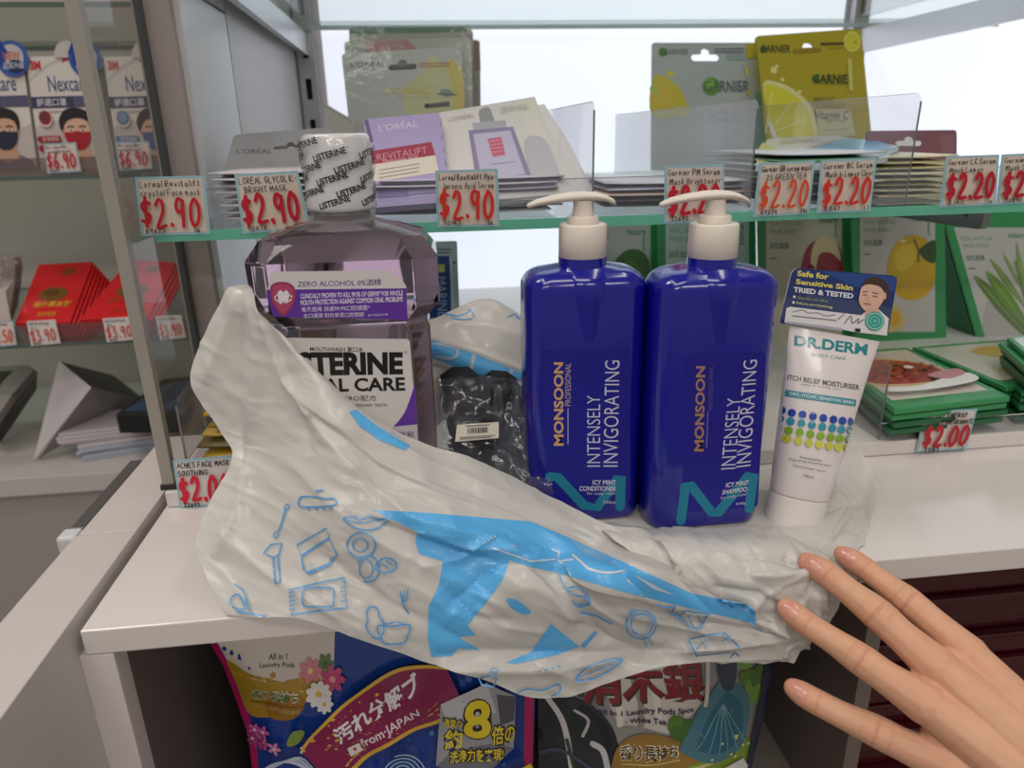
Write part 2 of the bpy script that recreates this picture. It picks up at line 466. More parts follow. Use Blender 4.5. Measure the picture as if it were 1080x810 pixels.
# ================================================================ handwriting, price tags, packs
ORD = 'first second third fourth fifth sixth seventh eighth ninth tenth eleventh twelfth'.split()
def settle(t, z):
    """Move a thing so that its lowest point rests at height z."""
    bpy.context.view_layer.update()
    lo = min((c.matrix_world @ v.co).z for c in t.children for v in c.data.vertices)
    t.location.z += z-lo; bpy.context.view_layer.update()
_G = {
'A': [[(0,1),(.45,0),(.9,1)],[(.15,.62),(.75,.6)]], 'B': [[(0,0),(0,1)],[(0,.02),(.6,.1),(.65,.38),(.05,.48),(.75,.6),(.7,.92),(0,1)]],
'C': [[(.8,.12),(.4,0),(.05,.35),(.1,.8),(.45,1),(.85,.85)]], 'D': [[(0,0),(0,1),(.6,.85),(.8,.45),(.5,.08),(0,0)]],
'E': [[(.8,0),(0,.02),(0,1),(.85,1)],[(0,.48),(.65,.48)]], 'F': [[(.85,0),(0,.02),(0,1)],[(0,.5),(.65,.48)]],
'G': [[(.8,.12),(.4,0),(.05,.4),(.15,.9),(.55,1),(.85,.8),(.85,.55),(.5,.55)]], 'H': [[(0,0),(0,1)],[(.8,0),(.8,1)],[(0,.5),(.8,.48)]],
'I': [[(.2,0),(.2,1)]], 'J': [[(.7,0),(.7,.85),(.4,1),(.1,.8)]], 'K': [[(0,0),(0,1)],[(.75,0),(.05,.55),(.8,1)]], 'L': [[(.05,0),(0,1),(.7,.98)]],
'M': [[(0,1),(.08,0),(.45,.7),(.85,0),(.95,1)]], 'N': [[(0,1),(.03,0),(.75,1),(.8,0)]], 'O': [[(.4,0),(.05,.3),(.1,.85),(.45,1),(.8,.7),(.75,.2),(.4,0)]],
'P': [[(0,1),(0,0),(.65,.1),(.7,.42),(0,.55)]], 'R': [[(0,1),(0,0),(.65,.1),(.65,.42),(0,.52),(.8,1)]], 'S': [[(.75,.1),(.35,0),(.05,.22),(.35,.48),(.75,.7),(.5,.98),(.02,.9)]],
'T': [[(0,.02),(.9,0)],[(.45,0),(.42,1)]], 'U': [[(0,0),(.05,.8),(.4,1),(.75,.8),(.8,0)]], 'V': [[(0,0),(.4,1),(.85,0)]], 'Y': [[(0,0),(.4,.5)],[(.8,0),(.25,1)]],
'a': [[(.6,.5),(.2,.42),(.02,.75),(.25,1),(.58,.75),(.6,.5),(.68,1)]], 'b': [[(.05,0),(.05,1),(.5,.95),(.6,.65),(.3,.5),(.05,.68)]], 'c': [[(.6,.5),(.2,.45),(.03,.75),(.3,1),(.62,.9)]],
'd': [[(.6,.6),(.3,.45),(.03,.75),(.3,1),(.6,.8)],[(.62,0),(.62,1)]], 'e': [[(.05,.75),(.6,.68),(.4,.42),(.08,.6),(.1,.92),(.62,.95)]], 'f': [[(.6,.05),(.35,.05),(.25,.3),(.22,1)],[(.02,.45),(.5,.43)]],
'g': [[(.6,.5),(.2,.45),(.05,.7),(.3,.9),(.6,.7),(.6,1.2),(.1,1.25)]], 'h': [[(.05,0),(.05,1)],[(.05,.65),(.4,.45),(.55,.65),(.55,1)]], 'i': [[(.12,.45),(.12,1)],[(.12,.2),(.14,.26)]],
'k': [[(.05,0),(.05,1)],[(.55,.4),(.08,.7),(.6,1)]], 'l': [[(.1,0),(.1,1)]], 'm': [[(.03,1),(.03,.45),(.25,.5),(.35,1)],[(.35,.55),(.6,.45),(.7,1)]], 'n': [[(.05,1),(.05,.45)],[(.05,.6),(.4,.42),(.55,1)]],
'o': [[(.3,.42),(.03,.7),(.28,1),(.58,.72),(.3,.42)]], 'p': [[(.05,.42),(.05,1.3)],[(.05,.55),(.5,.42),(.55,.8),(.05,.95)]], 'r': [[(.05,1),(.05,.45)],[(.05,.65),(.3,.45),(.5,.48)]], 's': [[(.5,.45),(.1,.5),(.15,.68),(.5,.8),(.4,1),(.02,.97)]],
't': [[(.25,.15),(.22,1),(.5,.95)],[(.02,.42),(.52,.4)]], 'u': [[(.03,.42),(.08,.95),(.4,.95),(.55,.42),(.6,1)]], 'v': [[(.02,.42),(.28,1),(.58,.42)]], 'y': [[(.03,.42),(.3,.9)],[(.6,.42),(.15,1.3)]], 'w': [[(.02,.42),(.2,1),(.38,.5),(.55,1),(.75,.42)]],
'0': [[(.45,.02),(.1,.3),(.06,.75),(.35,1),(.75,.7),(.78,.25),(.45,.02)]], '1': [[(.25,0),(.22,1)]], '2': [[(.08,.22),(.35,0),(.68,.15),(.6,.5),(.1,.98),(.85,.95)]], '3': [[(.08,.08),(.6,.06),(.3,.42),(.7,.65),(.5,.97),(.05,.92)]],
'4': [[(.5,0),(.05,.6),(.8,.6)],[(.6,.3),(.58,1)]], '5': [[(.75,0),(.2,.02),(.12,.42),(.6,.45),(.7,.8),(.3,1),(.05,.9)]], '6': [[(.6,0),(.15,.45),(.12,.9),(.5,1),(.7,.72),(.4,.52),(.12,.7)]], '7': [[(.05,.03),(.75,0),(.35,1)]],
'8': [[(.65,.12),(.25,.08),(.2,.38),(.65,.6),(.6,.95),(.2,.95),(.15,.65),(.6,.35),(.65,.12)]], '9': [[(.72,.1),(.3,.02),(.08,.3),(.35,.52),(.7,.3),(.72,.1),(.62,1)]],
'$': [[(.8,.2),(.35,.14),(.12,.32),(.4,.5),(.75,.65),(.55,.86),(.08,.82)],[(.46,0),(.4,1.02)]], '.': [[(.1,.9),(.16,.97)]], '-': [[(.05,.55),(.5,.52)]], "'": [[(.1,0),(.08,.2)]],
}
def hand(P, s, x0, y0, x1, y1, w, c, q, jit=.03, smooth=True, rnd=random):
    """Handwritten line of text inside the box x0..x1, y0..y1 of the unit square that q (quad map) carries to the photo."""
    adv = [.42 if ch in " .'-iIl1" else (1.12 if ch in 'Mmw' else (.9 if ch.islower() else 1.0)) for ch in s]
    tot = sum(adv); x = 0
    for ch, a in zip(s, adv):
        dy = rnd.uniform(-jit, jit)*2
        for st in _G.get(ch, []):
            pts = [(x0+(x+px*.78+rnd.uniform(-jit, jit))/tot*(x1-x0), y0+(py+dy+rnd.uniform(-jit, jit))*(y1-y0)) for px, py in st]
            pts = [q(*p) for p in pts]
            if smooth and len(pts) > 2: pts = curve(pts, 4)
            P.line(pts, w, c)
        x += a
CARD = MAT('card_blue', (150, 185, 196), .5)
CARDW = MAT('card_white', (222, 214, 212), .55)
def price_tag(label, q, Y, lines, price, foot=('', ''), red=(196, 30, 38), group=None, pw=4.2, border=True, paper=(205, 192, 180), lean=0, tw=.9, box=(.06, .36, .96, .84), bcol=None, seed=1):
    rnd = random.Random(seed)
    pl = upright(Y, lean)
    pts = [pl.hit(*p) for p in q]
    t = thing('price_tag', label, 'price tag', (pts[3]+pts[2])/2, group)
    MB().slab(pts, -Vector(pl.n)*.0006).build('card', CARD if border else CARDW, t)
    P = Print(pl.hit, .0001, .00003)
    m = qmap(q)
    if border:
        b = .045
        P.poly([m(b, b), m(1-b, b), m(1-b, 1-b), m(b, 1-b)], paper)
    k = len(lines)
    for i, s in enumerate(lines):
        ind = .06+.1*(i % 2)*rnd.random()
        hand(P, s, ind, .07+.15*i, min(.95, ind+.052*len(s)+.1), .075+.15*i+.095, tw*.85, (40, 38, 42), m, rnd=rnd)
    x0, y0, x1, y1 = box
    hand(P, price, x0, y0, x1, y1, pw*.86, red, m, .02, rnd=rnd)
    if foot[0]: hand(P, foot[0], .1, .875, .1+.06*len(foot[0]), .945, tw, (50, 48, 50), m, rnd=rnd)
    if foot[1]: hand(P, foot[1], .8, .875, .92, .945, tw, (50, 48, 50), m, rnd=rnd)
    P.build('handwriting', t, INKP)
    return t
def round_poly(pts, r, n=4):
    """Round the corners of a polygon (2-D); r a number or one per corner."""
    o = []; m = len(pts)
    for i in range(m):
        p, a, b = (np.array(pts[i], float), np.array(pts[i-1], float), np.array(pts[(i+1) % m], float))
        ri = r[i] if isinstance(r, (list, tuple)) else r
        if ri <= 0: o.append(tuple(p)); continue
        u, v = (a-p)/np.linalg.norm(a-p), (b-p)/np.linalg.norm(b-p)
        s, e = p+u*ri, p+v*ri
        for k in range(n+1):
            t = k/n; o.append(tuple(s*(1-t)**2+2*p*t*(1-t)+e*t*t))
    return o
def pack(name, label, cat, pl, outline, t=.003, c=(200, 200, 200), draw=None, hole=None, group=None, mat=None, loc=None, lift=.00015, step=.00005, body='pouch', edge=None, pmat=None):
    """Sealed pouch or card: a plate with the outline (photo pixels on the plane pl), thickness t, hang hole, printed front."""
    pts = [pl.hit(*p) for p in outline]
    low = min(pts, key=lambda p: p.z)
    tg = thing(name, label, cat, loc or low, group)
    holes = [[pl.hit(*p) for p in hole]] if hole else []
    MB().slab(pts, -Vector(pl.n)*t, holes).build(body, edge or mat or MAT('pouch_%d_%d_%d' % c, c, .35, bump=.25, bscale=60), tg)
    P = Print(pl.hit, lift, step)
    P.poly(outline, c, [hole] if hole else [])
    if draw: draw(P)
    P.build('front_print', tg, pmat or FOIL)
    return tg
def hang_hole(cx, cy, w, h, rot=0):
    """Euro slot: a slot with a bump on top."""
    o = [(-.5, .1), (-.42, -.12), (-.16, -.14), (-.14, -.4), (0, -.55), (.14, -.4), (.16, -.14), (.42, -.12), (.5, .1), (.42, .36), (-.42, .36)]
    r = math.radians(rot); o = [(x*w, y*h) for x, y in o]
    return [(cx+x*math.cos(r)-y*math.sin(r), cy+x*math.sin(r)+y*math.cos(r)) for x, y in o]

# ================================================================ the shelf unit on the left, behind the glass screen
YL = 1.05
z1, z2 = at(60, 184.5, Y=YL).z, at(60, 361, Y=YL).z
zc = at(60, 502, Y=YL).z; zt = at(40, 2, Y=YL).z
LEDGE = MAT('grey_green_edge', (88, 100, 96), .2)
struct('wall_rear_left', MB().box(-1.3, -.204, 1.50, 1.52, -.8, 1.1), MAT('rear_board', (182, 168, 164), .5))
wr = struct('wall_side_left', MB().box(-.235, -.2045, YL+.03, 1.499, zc, 1.1), MAT('rear_board', (182, 168, 164), .5))
lc = thing('side_counter', 'white counter of the left shelf unit under the papers', 'counter', (-.6, YL, zc))
MB().box(-1.3, -.2452, YL, 1.499, zc-.030, zc).build('top', WHITE2, lc, bevel=.001)
MB().box(-1.3, -.2452, YL+.01, YL+.02, -.8, zc-.0302).build('front_panel', MAT('panel_grey', (166, 158, 157), .5), lc)
glass_shelf('glass_shelf', -1.2, -.2365, YL, 1.498, z1, .006, 'glass shelf under the face mask boxes in the left unit', LEDGE)
glass_shelf('glass_shelf', -1.2, -.2365, YL, 1.498, z2, .006, 'glass shelf under the red packets in the left unit', LEDGE)
glass_shelf('glass_shelf', -1.2, -.2365, YL, 1.498, zt, .006, 'topmost glass shelf of the left unit, over the face mask boxes', LEDGE)
LIPC = CLEAR('lip_acrylic', (225, 215, 215), haze=.25, hazec=(170, 155, 155))
def lip(z, h, label):
    t = thing('shelf_lip', label, 'shelf lip', (-.6, YL+.004, z))
    MB().box(-1.2, -.2365, YL+.002, YL+.0035, z+.0003, z+h).build('strip', LIPC, t)
lip(z1, .022, 'clear front lip below the face mask boxes')
lip(z2, .026, 'clear front lip before the red packets')

# face mask boxes
SKIN1, SKIN2 = (205, 162, 136), (214, 170, 146)
def mask_box(label, x, variant):
    """x = left edge at the top (px); the front is about 73 px wide and 120 px high."""
    pl = upright(1.09, 3, z=z1)
    sx = lambda u, v: (x+u*73+v*17, 60+v*121-u*2)
    m = lambda u, v: sx(u, v)
    q = [m(0, 0), m(1, 0), m(1, 1), m(0, 1)]
    pts = [pl.hit(*p) for p in q]
    t = thing('face_mask_box', label, 'box', (pts[2]+pts[3])/2, 'boxes of face masks')
    MB().slab(pts, -Vector(pl.n)*.03).build('carton', MAT('carton_white', (214, 206, 202), .5), t)
    P = Print(pl.hit, .0002, .00008, map=m)
    P.poly([(0, 0), (1, 0), (1, 1), (0, 1)], (216, 207, 201))
    P.poly(curve([(0, .2), (.25, .08), (.6, .0)], 6)+[(1, 0), (1, .05)]+curve([(.62, .015), (.3, .1), (0, .23)], 6), (196, 186, 180))
    P.poly([(.55, 0), (1, 0), (1, .025)]+curve([(.9, .03), (.7, .03), (.5, .06)], 5), (176, 60, 62))
    P.poly(curve([(0, .62), (.3, .56), (.62, .66), (1, .60)], 6)+[(1, 1), (0, 1)], (190, 180, 176))
    P.text('3M', .05, .035, .2, .12, (196, 42, 48), bold=.05)
    P.text('Nexcare', .27, .17, .86, .31, (62, 76, 128), bold=.008)
    P.rect(0, .35, 1, .45, (58, 58, 92)); P.rect(.6, .35, 1, .45, (86, 84, 112))
    P.text('舒適口罩', .07, .365, .5, .435, (214, 208, 212), bold=.01)
    P.line([(.07, .485), (.55, .48)], .012, (170, 162, 160))
    col = {'red': (168, 26, 44), 'navy': (38, 42, 62), 'blue': (64, 88, 128)}[variant]
    sk = SKIN2 if variant == 'red' else SKIN1
    cx = .60
    # shoulders, neck, hair, head, mask
    P.poly(curve([(cx-.42, 1.0), (cx-.36, .92), (cx-.12, .86), (cx+.14, .86), (cx+.34, .92)], 4)+[(1, 1)], {'red': (176, 160, 152), 'navy': (112, 108, 128), 'blue': (150, 160, 180)}[variant])
    P.poly([(cx-.12, .72), (cx+.13, .72), (cx+.17, .9), (cx+.02, .93), (cx-.16, .9)], tuple(int(v*.93) for v in sk))
    if variant == 'red': P.poly(ell(cx+.01, .60, .24, .145, 20), (38, 32, 34))
    P.poly(ell(cx, .655, .19, .15, 24), sk)
    P.poly(ell(cx-.205, .67, .022, .035, 10), sk); P.poly(ell(cx+.2, .66, .022, .035, 10), sk)
    hair = curve([(cx-.22, .66), (cx-.245, .56), (cx-.14, .47), (cx+.04, .455), (cx+.2, .5), (cx+.235, .6), (cx+.2, .66), (cx+.17, .58), (cx+.04, .545), (cx-.1, .56), (cx-.17, .6)], 4, True)
    P.poly(hair, (34, 29, 31))
    for e in (-.085, .085):
        P.line([(cx+e-.045, .622), (cx+e, .612), (cx+e+.045, .622)], .012, (56, 42, 38))
        P.poly(ell(cx+e, .65, .034, .011, 10), (232, 222, 216)); P.poly(ell(cx+e, .65, .014, .011, 8), (36, 26, 24))
    P.poly(curve([(cx-.18, .67), (cx-.08, .668), (cx, .655), (cx+.08, .668), (cx+.185, .67), (cx+.165, .75), (cx+.08, .81), (cx, .82), (cx-.08, .81), (cx-.16, .75)], 4, True), col)
    P.line([(cx, .66), (cx+.005, .815)], .006, tuple(int(v*.75) for v in col)); P.line([(cx-.175, .68), (cx-.205, .655)], .012, col); P.line([(cx+.18, .68), (cx+.205, .65)], .012, col)
    if variant != 'navy':
        b = (150, 34, 46) if variant == 'red' else (74, 104, 150)
        P.poly(ell(.17, .545, .105, .075, 20), (206, 186, 180)); P.poly(ell(.17, .535, .09, .063, 20), b); P.poly(ell(.165, .53, .066, .045, 20), (108, 46, 62) if variant == 'red' else (120, 140, 170))
        for k, y in enumerate((.72, .80)):
            P.poly(rrect(.02, y-.027, .36, y+.027, .025), b)
            P.text('舒適透氣', .09, y-.018, .33, y+.018, (222, 196, 190))
    else:
        for y in (.70, .78, .86): P.poly(ell(-.02+.05, y, .05, .026, 12), (40, 38, 48))
    P.build('front_print', t, INK)
    # round header tab and the die cut sticker
    tab = upright(1.088, 3, z=z1)
    MB().slab([tab.hit(*sx(.60+.19*math.cos(a), .015-.15*math.sin(a))) for a in np.linspace(0, math.pi, 14)], -Vector(tab.n)*.001).build('header_tab', MAT('tab_grey', (196, 188, 186), .5), t)
    P = Print(tab.hit, .0016, .00008, map=m)
    P.poly(ell(.86, .03, .24, .16, 28), (58, 92, 168)); P.poly(ell(.86, .015, .17, .11, 24), (196, 186, 188)); P.poly([(.62, -.02), (.72, -.14), (.82, -.02), (.77, 0), (.77, .1), (.67, .1), (.67, 0)], (34, 64, 150))
    P.poly(ell(.9, .10, .13, .06, 16), (32, 40, 96)); P.text('NEW', .74, -.03, .98, .045, (190, 96, 70), bold=.02); P.text('品質升級', .72, .06, 1.02, .12, (225, 225, 235))
    P.build('sticker', t, INKG)
    return t
mask_box('face mask box at the left edge with a man in a black mask', -50, 'navy')
mask_box('face mask box with a woman in a red mask', 27, 'red')
mask_box('face mask box with a blue round patch, behind the glass screen', 109, 'blue')
for i, (q, lab) in enumerate(((((46, 152), (80, 150), (86, 181), (50, 183)), 'small $6.90 price tag before the red mask box'), (((122, 150), (157, 149), (161, 178), (126, 180)), 'small $6.90 price tag seen through the glass screen'))):
    price_tag(lab, q, YL-.002, ["Nexcare Re-", "useable mask"], '$6.90', ('51108', ''), (186, 44, 56), 'price tags of the left unit', 2.2, True, (216, 200, 196), tw=.55, seed=i+3)
for i, (q, pr, lab) in enumerate(((((28, 339), (58, 337), (64, 362), (33, 365)), '$3.90', '$3.90 price tag before the left stack of red packets'), (((108, 336), (139, 334), (144, 358), (113, 361)), '$3.90', '$3.90 price tag before the right stack of red packets'),
        (((164, 334), (191, 332), (196, 356), (169, 359)), '$3.90', '$3.90 price tag seen through the glass screen'), (((-14, 340), (14, 338), (18, 364), (-9, 367)), '$2.50', 'price tag ending in 50 cut off by the left edge of the photo'))):
    price_tag(lab, q, YL-.002, ["CNY Red Pack", "6s"], pr, ('40812', ''), (206, 76, 70) if i < 3 else (212, 84, 52), 'price tags of the left unit', 1.7, i == 3, (226, 208, 204), tw=.5, seed=i+9)

# red packets: two leaning stacks and a third behind the screen
RED = MAT('red_paper', (206, 26, 34), .4)
def red_stack(where, q, n, dx, gold, shelf_z):
    for k in range(n):
        m = qmap(q)
        off = Vector((dx*k, .0, -.0052*k))
        zz = [shelf_z+.030, shelf_z+.030, shelf_z+.012, shelf_z+.012]
        a = at(q[3][0], q[3][1], Y=YL+.03); b = at(q[2][0], q[2][1], Y=YL+.03)
        pl = Plane(a, np.cross(np.array(b-a), np.array((.02, .8, .6))))
        pts = [pl.hit(*p)+off for p in q]
        t = thing('red_packet', ('topmost' if k == 0 else 'packet %s down' % ('one two three four five six seven eight'.split()[k-1])) + ' in the ' + where, 'red packet', (pts[2]+pts[3])/2, 'stacks of red packets')
        if k: t['label'] = '%s red packet from the top in the %s' % (ORD[k], where)
        MB().slab(pts, (0, .0006, -.004)).build('sleeve', RED, t)
        if k == 0:
            P = Print(lambda u, v, l: pl.hit(u, v, l), .0003, .0001, map=m); P.poly([(.01, .01), (.99, .01), (.99, .99), (.01, .99)], (206, 26, 34))
            P.poly(ell(.5, .52, .27, .12, 20), (120, 78, 26)); P.poly(ell(.45, .49, .14, .06, 14), (96, 66, 28))
            P.poly(ell(.62, .15, .14, .06, 14), (140, 60, 24))
            for j in range(5): P.text('福祿壽喜財'[j], .2+.14*j, .64+.01*(j % 2), .33+.14*j, .74, gold, bold=.02)
            P.text('招財進寶', .35, .82, .68, .9, gold)
            P.build('gold_print', t, INKG)
red_stack('left stack of red packets', ((41, 279), (98, 276), (74, 340), (16, 341)), 7, .0035, (214, 158, 46), z2)
red_stack('right stack of red packets', ((137, 273), (186, 277), (156, 335), (84, 337)), 4, .0035, (186, 60, 36), z2)
# crinkly clear bag at the left edge with a pale card before it
def blob_sheet(name, parent, mat, corners, nu, nv, amp, seed, bulge=0.):
    rnd = np.random.RandomState(seed); c = [np.array(p) for p in corners]
    nz = rnd.rand(nu//2+3, nv//2+3)
    vs = []
    n = np.cross(c[1]-c[0], c[3]-c[0]); n = n/np.linalg.norm(n)
    for j in range(nv+1):
        for i in range(nu+1):
            u, v = i/nu, j/nv
            p = (c[0]*(1-u)+c[1]*u)*(1-v)+(c[3]*(1-u)+c[2]*u)*v
            d = (rnd.rand()-.5)*amp+(nz[i//2, j//2]-.5)*amp*1.6+bulge*math.sin(math.pi*u)*math.sin(math.pi*v)
            vs.append(p+n*d)
    fs = [(j*(nu+1)+i, j*(nu+1)+i+1, (j+1)*(nu+1)+i+1, (j+1)*(nu+1)+i) for j in range(nv) for i in range(nu)]
    return raw(name, vs, fs, mat, parent, smooth=True)
FILM = CLEAR('crinkled_film', (238, 236, 236), haze=.10, hazec=(220, 212, 210), gloss=1.6, bump=.5, bscale=120)
t = thing('clear_bag', 'crinkled clear bag of pale goods at the far left', 'bag', at(0, 345, Y=YL+.06))
YA = YL+.07
blob_sheet('film', t, FILM, [at(-40, 266, Y=YA), at(24, 272, Y=YA), at(8, 352, Y=YA-.02), at(-40, 354, Y=YA-.02)], 16, 16, .010, 4, -.01)
MB().slab([at(x, y, Y=YA+.03) for x, y in curve([(-40, 278), (0, 274), (16, 279), (4, 345), (-40, 350)], 3, True)], (0, .02, 0)).build('contents', MAT('pale_goods', (168, 150, 146), .6, bump=.6, bscale=60, var=.2, vscale=30), t)
pack('card', 'beige card standing before the clear bag at the left edge', 'card', upright(YL+.02, 6, z=z2), [(-30, 304), (5, 303), (14, 350), (-24, 352)], .001, (196, 184, 178), pmat=INKP, body='sheet')

# papers, tablet, card machine on the side counter
PAPER = MAT('paper_white', (206, 198, 202), .7)
t = thing('folded_paper', 'large sheet of paper folded into a grey wedge', 'paper', at(60, 480, Z=zc))
a, b_, c_, d_ = at(62, 381, Y=1.14), at(96, 409, Y=1.10), at(35, 486, Z=zc+.0008), at(152, 421, Y=1.30)
e_ = at(120, 396, Y=1.34); g_ = at(70, 455, Z=zc+.001)
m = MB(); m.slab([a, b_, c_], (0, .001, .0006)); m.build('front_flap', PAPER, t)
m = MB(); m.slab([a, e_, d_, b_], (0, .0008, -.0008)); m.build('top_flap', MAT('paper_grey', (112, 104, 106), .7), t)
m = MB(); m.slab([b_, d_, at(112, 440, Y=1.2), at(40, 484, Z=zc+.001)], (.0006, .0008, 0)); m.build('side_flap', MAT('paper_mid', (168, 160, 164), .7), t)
rnd = random.Random(5)
for k in range(9):
    z = zc+.001+.0052*k
    q = [at(86+rnd.uniform(-4, 3)-(k > 4)*18, 487+rnd.uniform(-1, 1), Z=zc), at(196, 470, Z=zc), at(196, 452, Z=zc), at(100+rnd.uniform(-3, 3), 462, Z=zc)]
    q = [Vector((p.x, p.y, z)) for p in q]
    t = thing('paper_sheaf', '%s sheaf from the bottom of the white paper stack beside the folded wedge' % ORD[k], 'paper', (q[0]+q[1])/2, 'stack of papers')
    m = MB(); m.slab(q, (0, 0, .0042)); m.build('sheets', MAT('paper_blue', (176, 184, 200), .7) if k < 4 else PAPER, t)
zp = zc+.049
t = thing('magazine', 'red and pink magazine on top of the paper stack', 'magazine', at(150, 450, Z=zp))
pl = flat(zp+.0035)
q = [(128, 455), (192, 446), (194, 434), (138, 444)]
MB().slab([pl.hit(*p) for p in q], (0, 0, -.0032)).build('cover', MAT('magazine_dark', (70, 40, 44), .4), t)
P = Print(pl.hit, .0002, .0001); P.poly([(130, 453), (160, 449), (162, 443), (139, 445)], (196, 60, 62)); P.poly(ell(147, 448, 8, 2.5), (226, 150, 120)); P.poly([(160, 449), (190, 445), (192, 437), (163, 442)], (186, 150, 160)); P.build('cover_print', t, INKG)
t = thing('tablet', 'tablet with a blue screen and thick black rim lying on papers', 'tablet', at(150, 440, Z=zp+.006))
pl = flat(zp+.034)
o = round_poly([(119, 439), (196, 439), (206, 396), (172, 400)], [7, 2, 2, 2])
MB().slab([pl.hit(*p) for p in o], (0, 0, -.028)).build('case', MAT('case_black', (26, 27, 30), .4), t, bevel=.002)
P = Print(pl.hit, .0002, .0001); P.poly([(130, 434), (192, 433), (200, 401), (172, 405)], (28, 62, 108)); P.rect(166, 421, 169, 426, (200, 205, 212)); P.build('screen', t, INKG)
t = thing('card_machine', 'grey countertop card machine with a dark screen at far left', 'machine', at(15, 490, Z=zc))
Y0 = 1.16
fr_ = [at(-40, 452, Y=Y0), at(0, 486, Y=Y0-.03), at(22, 452, Y=Y0), at(45, 424, Y=Y0+.06), at(38, 419, Y=Y0+.08), at(-40, 424, Y=Y0+.08)]
MB().slab(fr_, (0, .01, -.012)).build('housing', MAT('machine_grey', (150, 142, 140), .4), t, bevel=.002)
MB().slab([p+Vector((0, -.002, .001)) for p in (at(-40, 428, Y=Y0+.06), at(24, 426, Y=Y0+.06), at(1, 449, Y=Y0), at(-40, 470, Y=Y0-.02))], (0, .002, -.001)).build('screen', MAT('screen_dark', (58, 54, 52), .25), t)
MB().slab([at(2, 486, Y=Y0), at(22, 456, Y=Y0+.012), at(45, 428, Y=Y0+.06), at(44, 446, Y=Y0+.1), at(8, 500, Y=Y0+.04)], (0, .01, 0)).build('stand', MAT('machine_dark', (98, 92, 90), .5), t)
settle(t, zc+.0006)

# ================================================================ upper shelf: sheet masks, dividers, price tags
def rail(name, label, x0, x1, y, z, h, par=None):
    t = thing(name, label, 'shelf rail', ((x0+x1)/2, y, z))
    MB().box(x0, x1, y, y+.0012, z, z+h).build('strip', ACRYL, t)
    MB().box(x0, x1, y, y+.0014, z+h, z+h+.0005).build('top_edge', AEDGE, t)
    return t
rail('tag_rail', 'clear rail along the front of the price tag shelf', -.188, .50, YS+.001, ZS+.0003, .027)
def divider(label, px, ytop, ybase, Y0, depth, mat=ACRYL, z=ZS+.0004):
    a = at(px, ytop, Y=Y0)
    t = thing('shelf_divider', label, 'divider', (a.x, Y0, z))
    r = .006
    o = [(Y0, z), (Y0, a.z-r), (Y0+r*.3, a.z-r*.3), (Y0+r, a.z), (Y0+depth, a.z), (Y0+depth, z)]
    MB().slab([(a.x, y, zz) for y, zz in o], (.0012, 0, 0)).build('sheet', mat, t)
    MB().box(a.x-.0001, a.x+.0013, Y0-.0004, Y0, z, a.z-r).build('front_edge', AEDGE, t)
    MB().box(a.x-.0001, a.x+.0013, Y0+r, Y0+depth, a.z, a.z+.0003).build('top_edge', MAT('acrylic_edge_pale', (190, 192, 196), .3), t)
divider('clear divider right of the white serum masks', 626, 107, 190, YS+.022, .42, ACRYL)
divider('milky divider before the grey lemon mask', 799, 105, 180, YS+.022, .42, ACRYLM)
divider('clear divider before the burgundy mask', 972, 98, 215, YS+.022, .42, ACRYL)

def flat_pack(name, label, cat, c, w, d, rot, t, col, group=None, bow=0., tilt=(0, 0), nx=8, ny=6, mat=None, top=None, body='pouch'):
    """A pouch lying down: pillow-shaped plate; c = centre of its underside."""
    M = Matrix.Translation(c) @ Matrix.Rotation(math.radians(rot), 4, 'Z') @ Matrix.Rotation(math.radians(tilt[0]), 4, 'X') @ Matrix.Rotation(math.radians(tilt[1]), 4, 'Y')
    up, dn = [], []
    for j in range(ny+1):
        for i in range(nx+1):
            u, v = 2*i/nx-1, 2*j/ny-1
            h = t*(.25+.75*(1-u**4)*(1-v**4)); z0 = bow*(u*u)
            up.append(M @ Vector((u*w/2, v*d/2, z0+t*.5+h*.5))); dn.append(M @ Vector((u*w/2, v*d/2, z0+t*.5-h*.5)))
    k = nx+1; fs = []; n = len(up)
    for j in range(ny):
        for i in range(nx):
            a = j*k+i; fs += [(a, a+1, a+k+1, a+k), (n+a, n+a+k, n+a+k+1, n+a+1)]
    edge = [i for i in range(nx)]+[j*k+nx for j in range(ny)]+[ny*k+i for i in range(nx, 0, -1)]+[j*k for j in range(ny, 0, -1)]
    for a, b in zip(edge, edge[1:]+edge[:1]): fs.append((a, n+a, n+b, b))
    tg = thing(name, label, cat, c, group)
    raw(body, up+dn, fs, mat or MAT('pouch_%d_%d_%d' % col, col, .35, bump=.25, bscale=60), tg, smooth=True)
    return tg
def pile(where, x0, x1, Y, z, n, d, cols, t=.0042, rnd=None, rot=4, bow=.001, group=None, step=None):
    """n pouches lying on each other; x0, x1 = pixels of the left and right ends at depth Y."""
    rnd = rnd or random.Random(len(where))
    for k in range(n):
        zz = z+k*(step or t*1.02)
        py = 190
        a, b = at(x0+rnd.uniform(-5, 5), py, Y=Y), at(x1+rnd.uniform(-6, 6), py, Y=Y)
        flat_pack('sheet_mask', '%s sheet mask from the bottom of the %s' % (ORD[k], where), 'sheet mask', Vector(((a.x+b.x)/2, Y+d/2+rnd.uniform(0, .006), zz)), b.x-a.x, d, rnd.uniform(-rot, rot), t, cols[k % len(cols)], group or where, bow*rnd.uniform(.2, 1))
z0 = ZS+.0006
pile('pale pile under the leaning grey mask', 226, 372, YS+.03, z0, 8, .15, [(214, 210, 212), (196, 190, 194), (222, 220, 222)], t=.0046, rot=2)
pile('purple and grey pile under the lilac masks', 392, 590, YS+.03, z0, 7, .14, [(150, 150, 154), (120, 120, 126), (186, 182, 190), (206, 204, 210), (168, 160, 184), (200, 198, 204), (188, 180, 200)], t=.0040, rot=3)
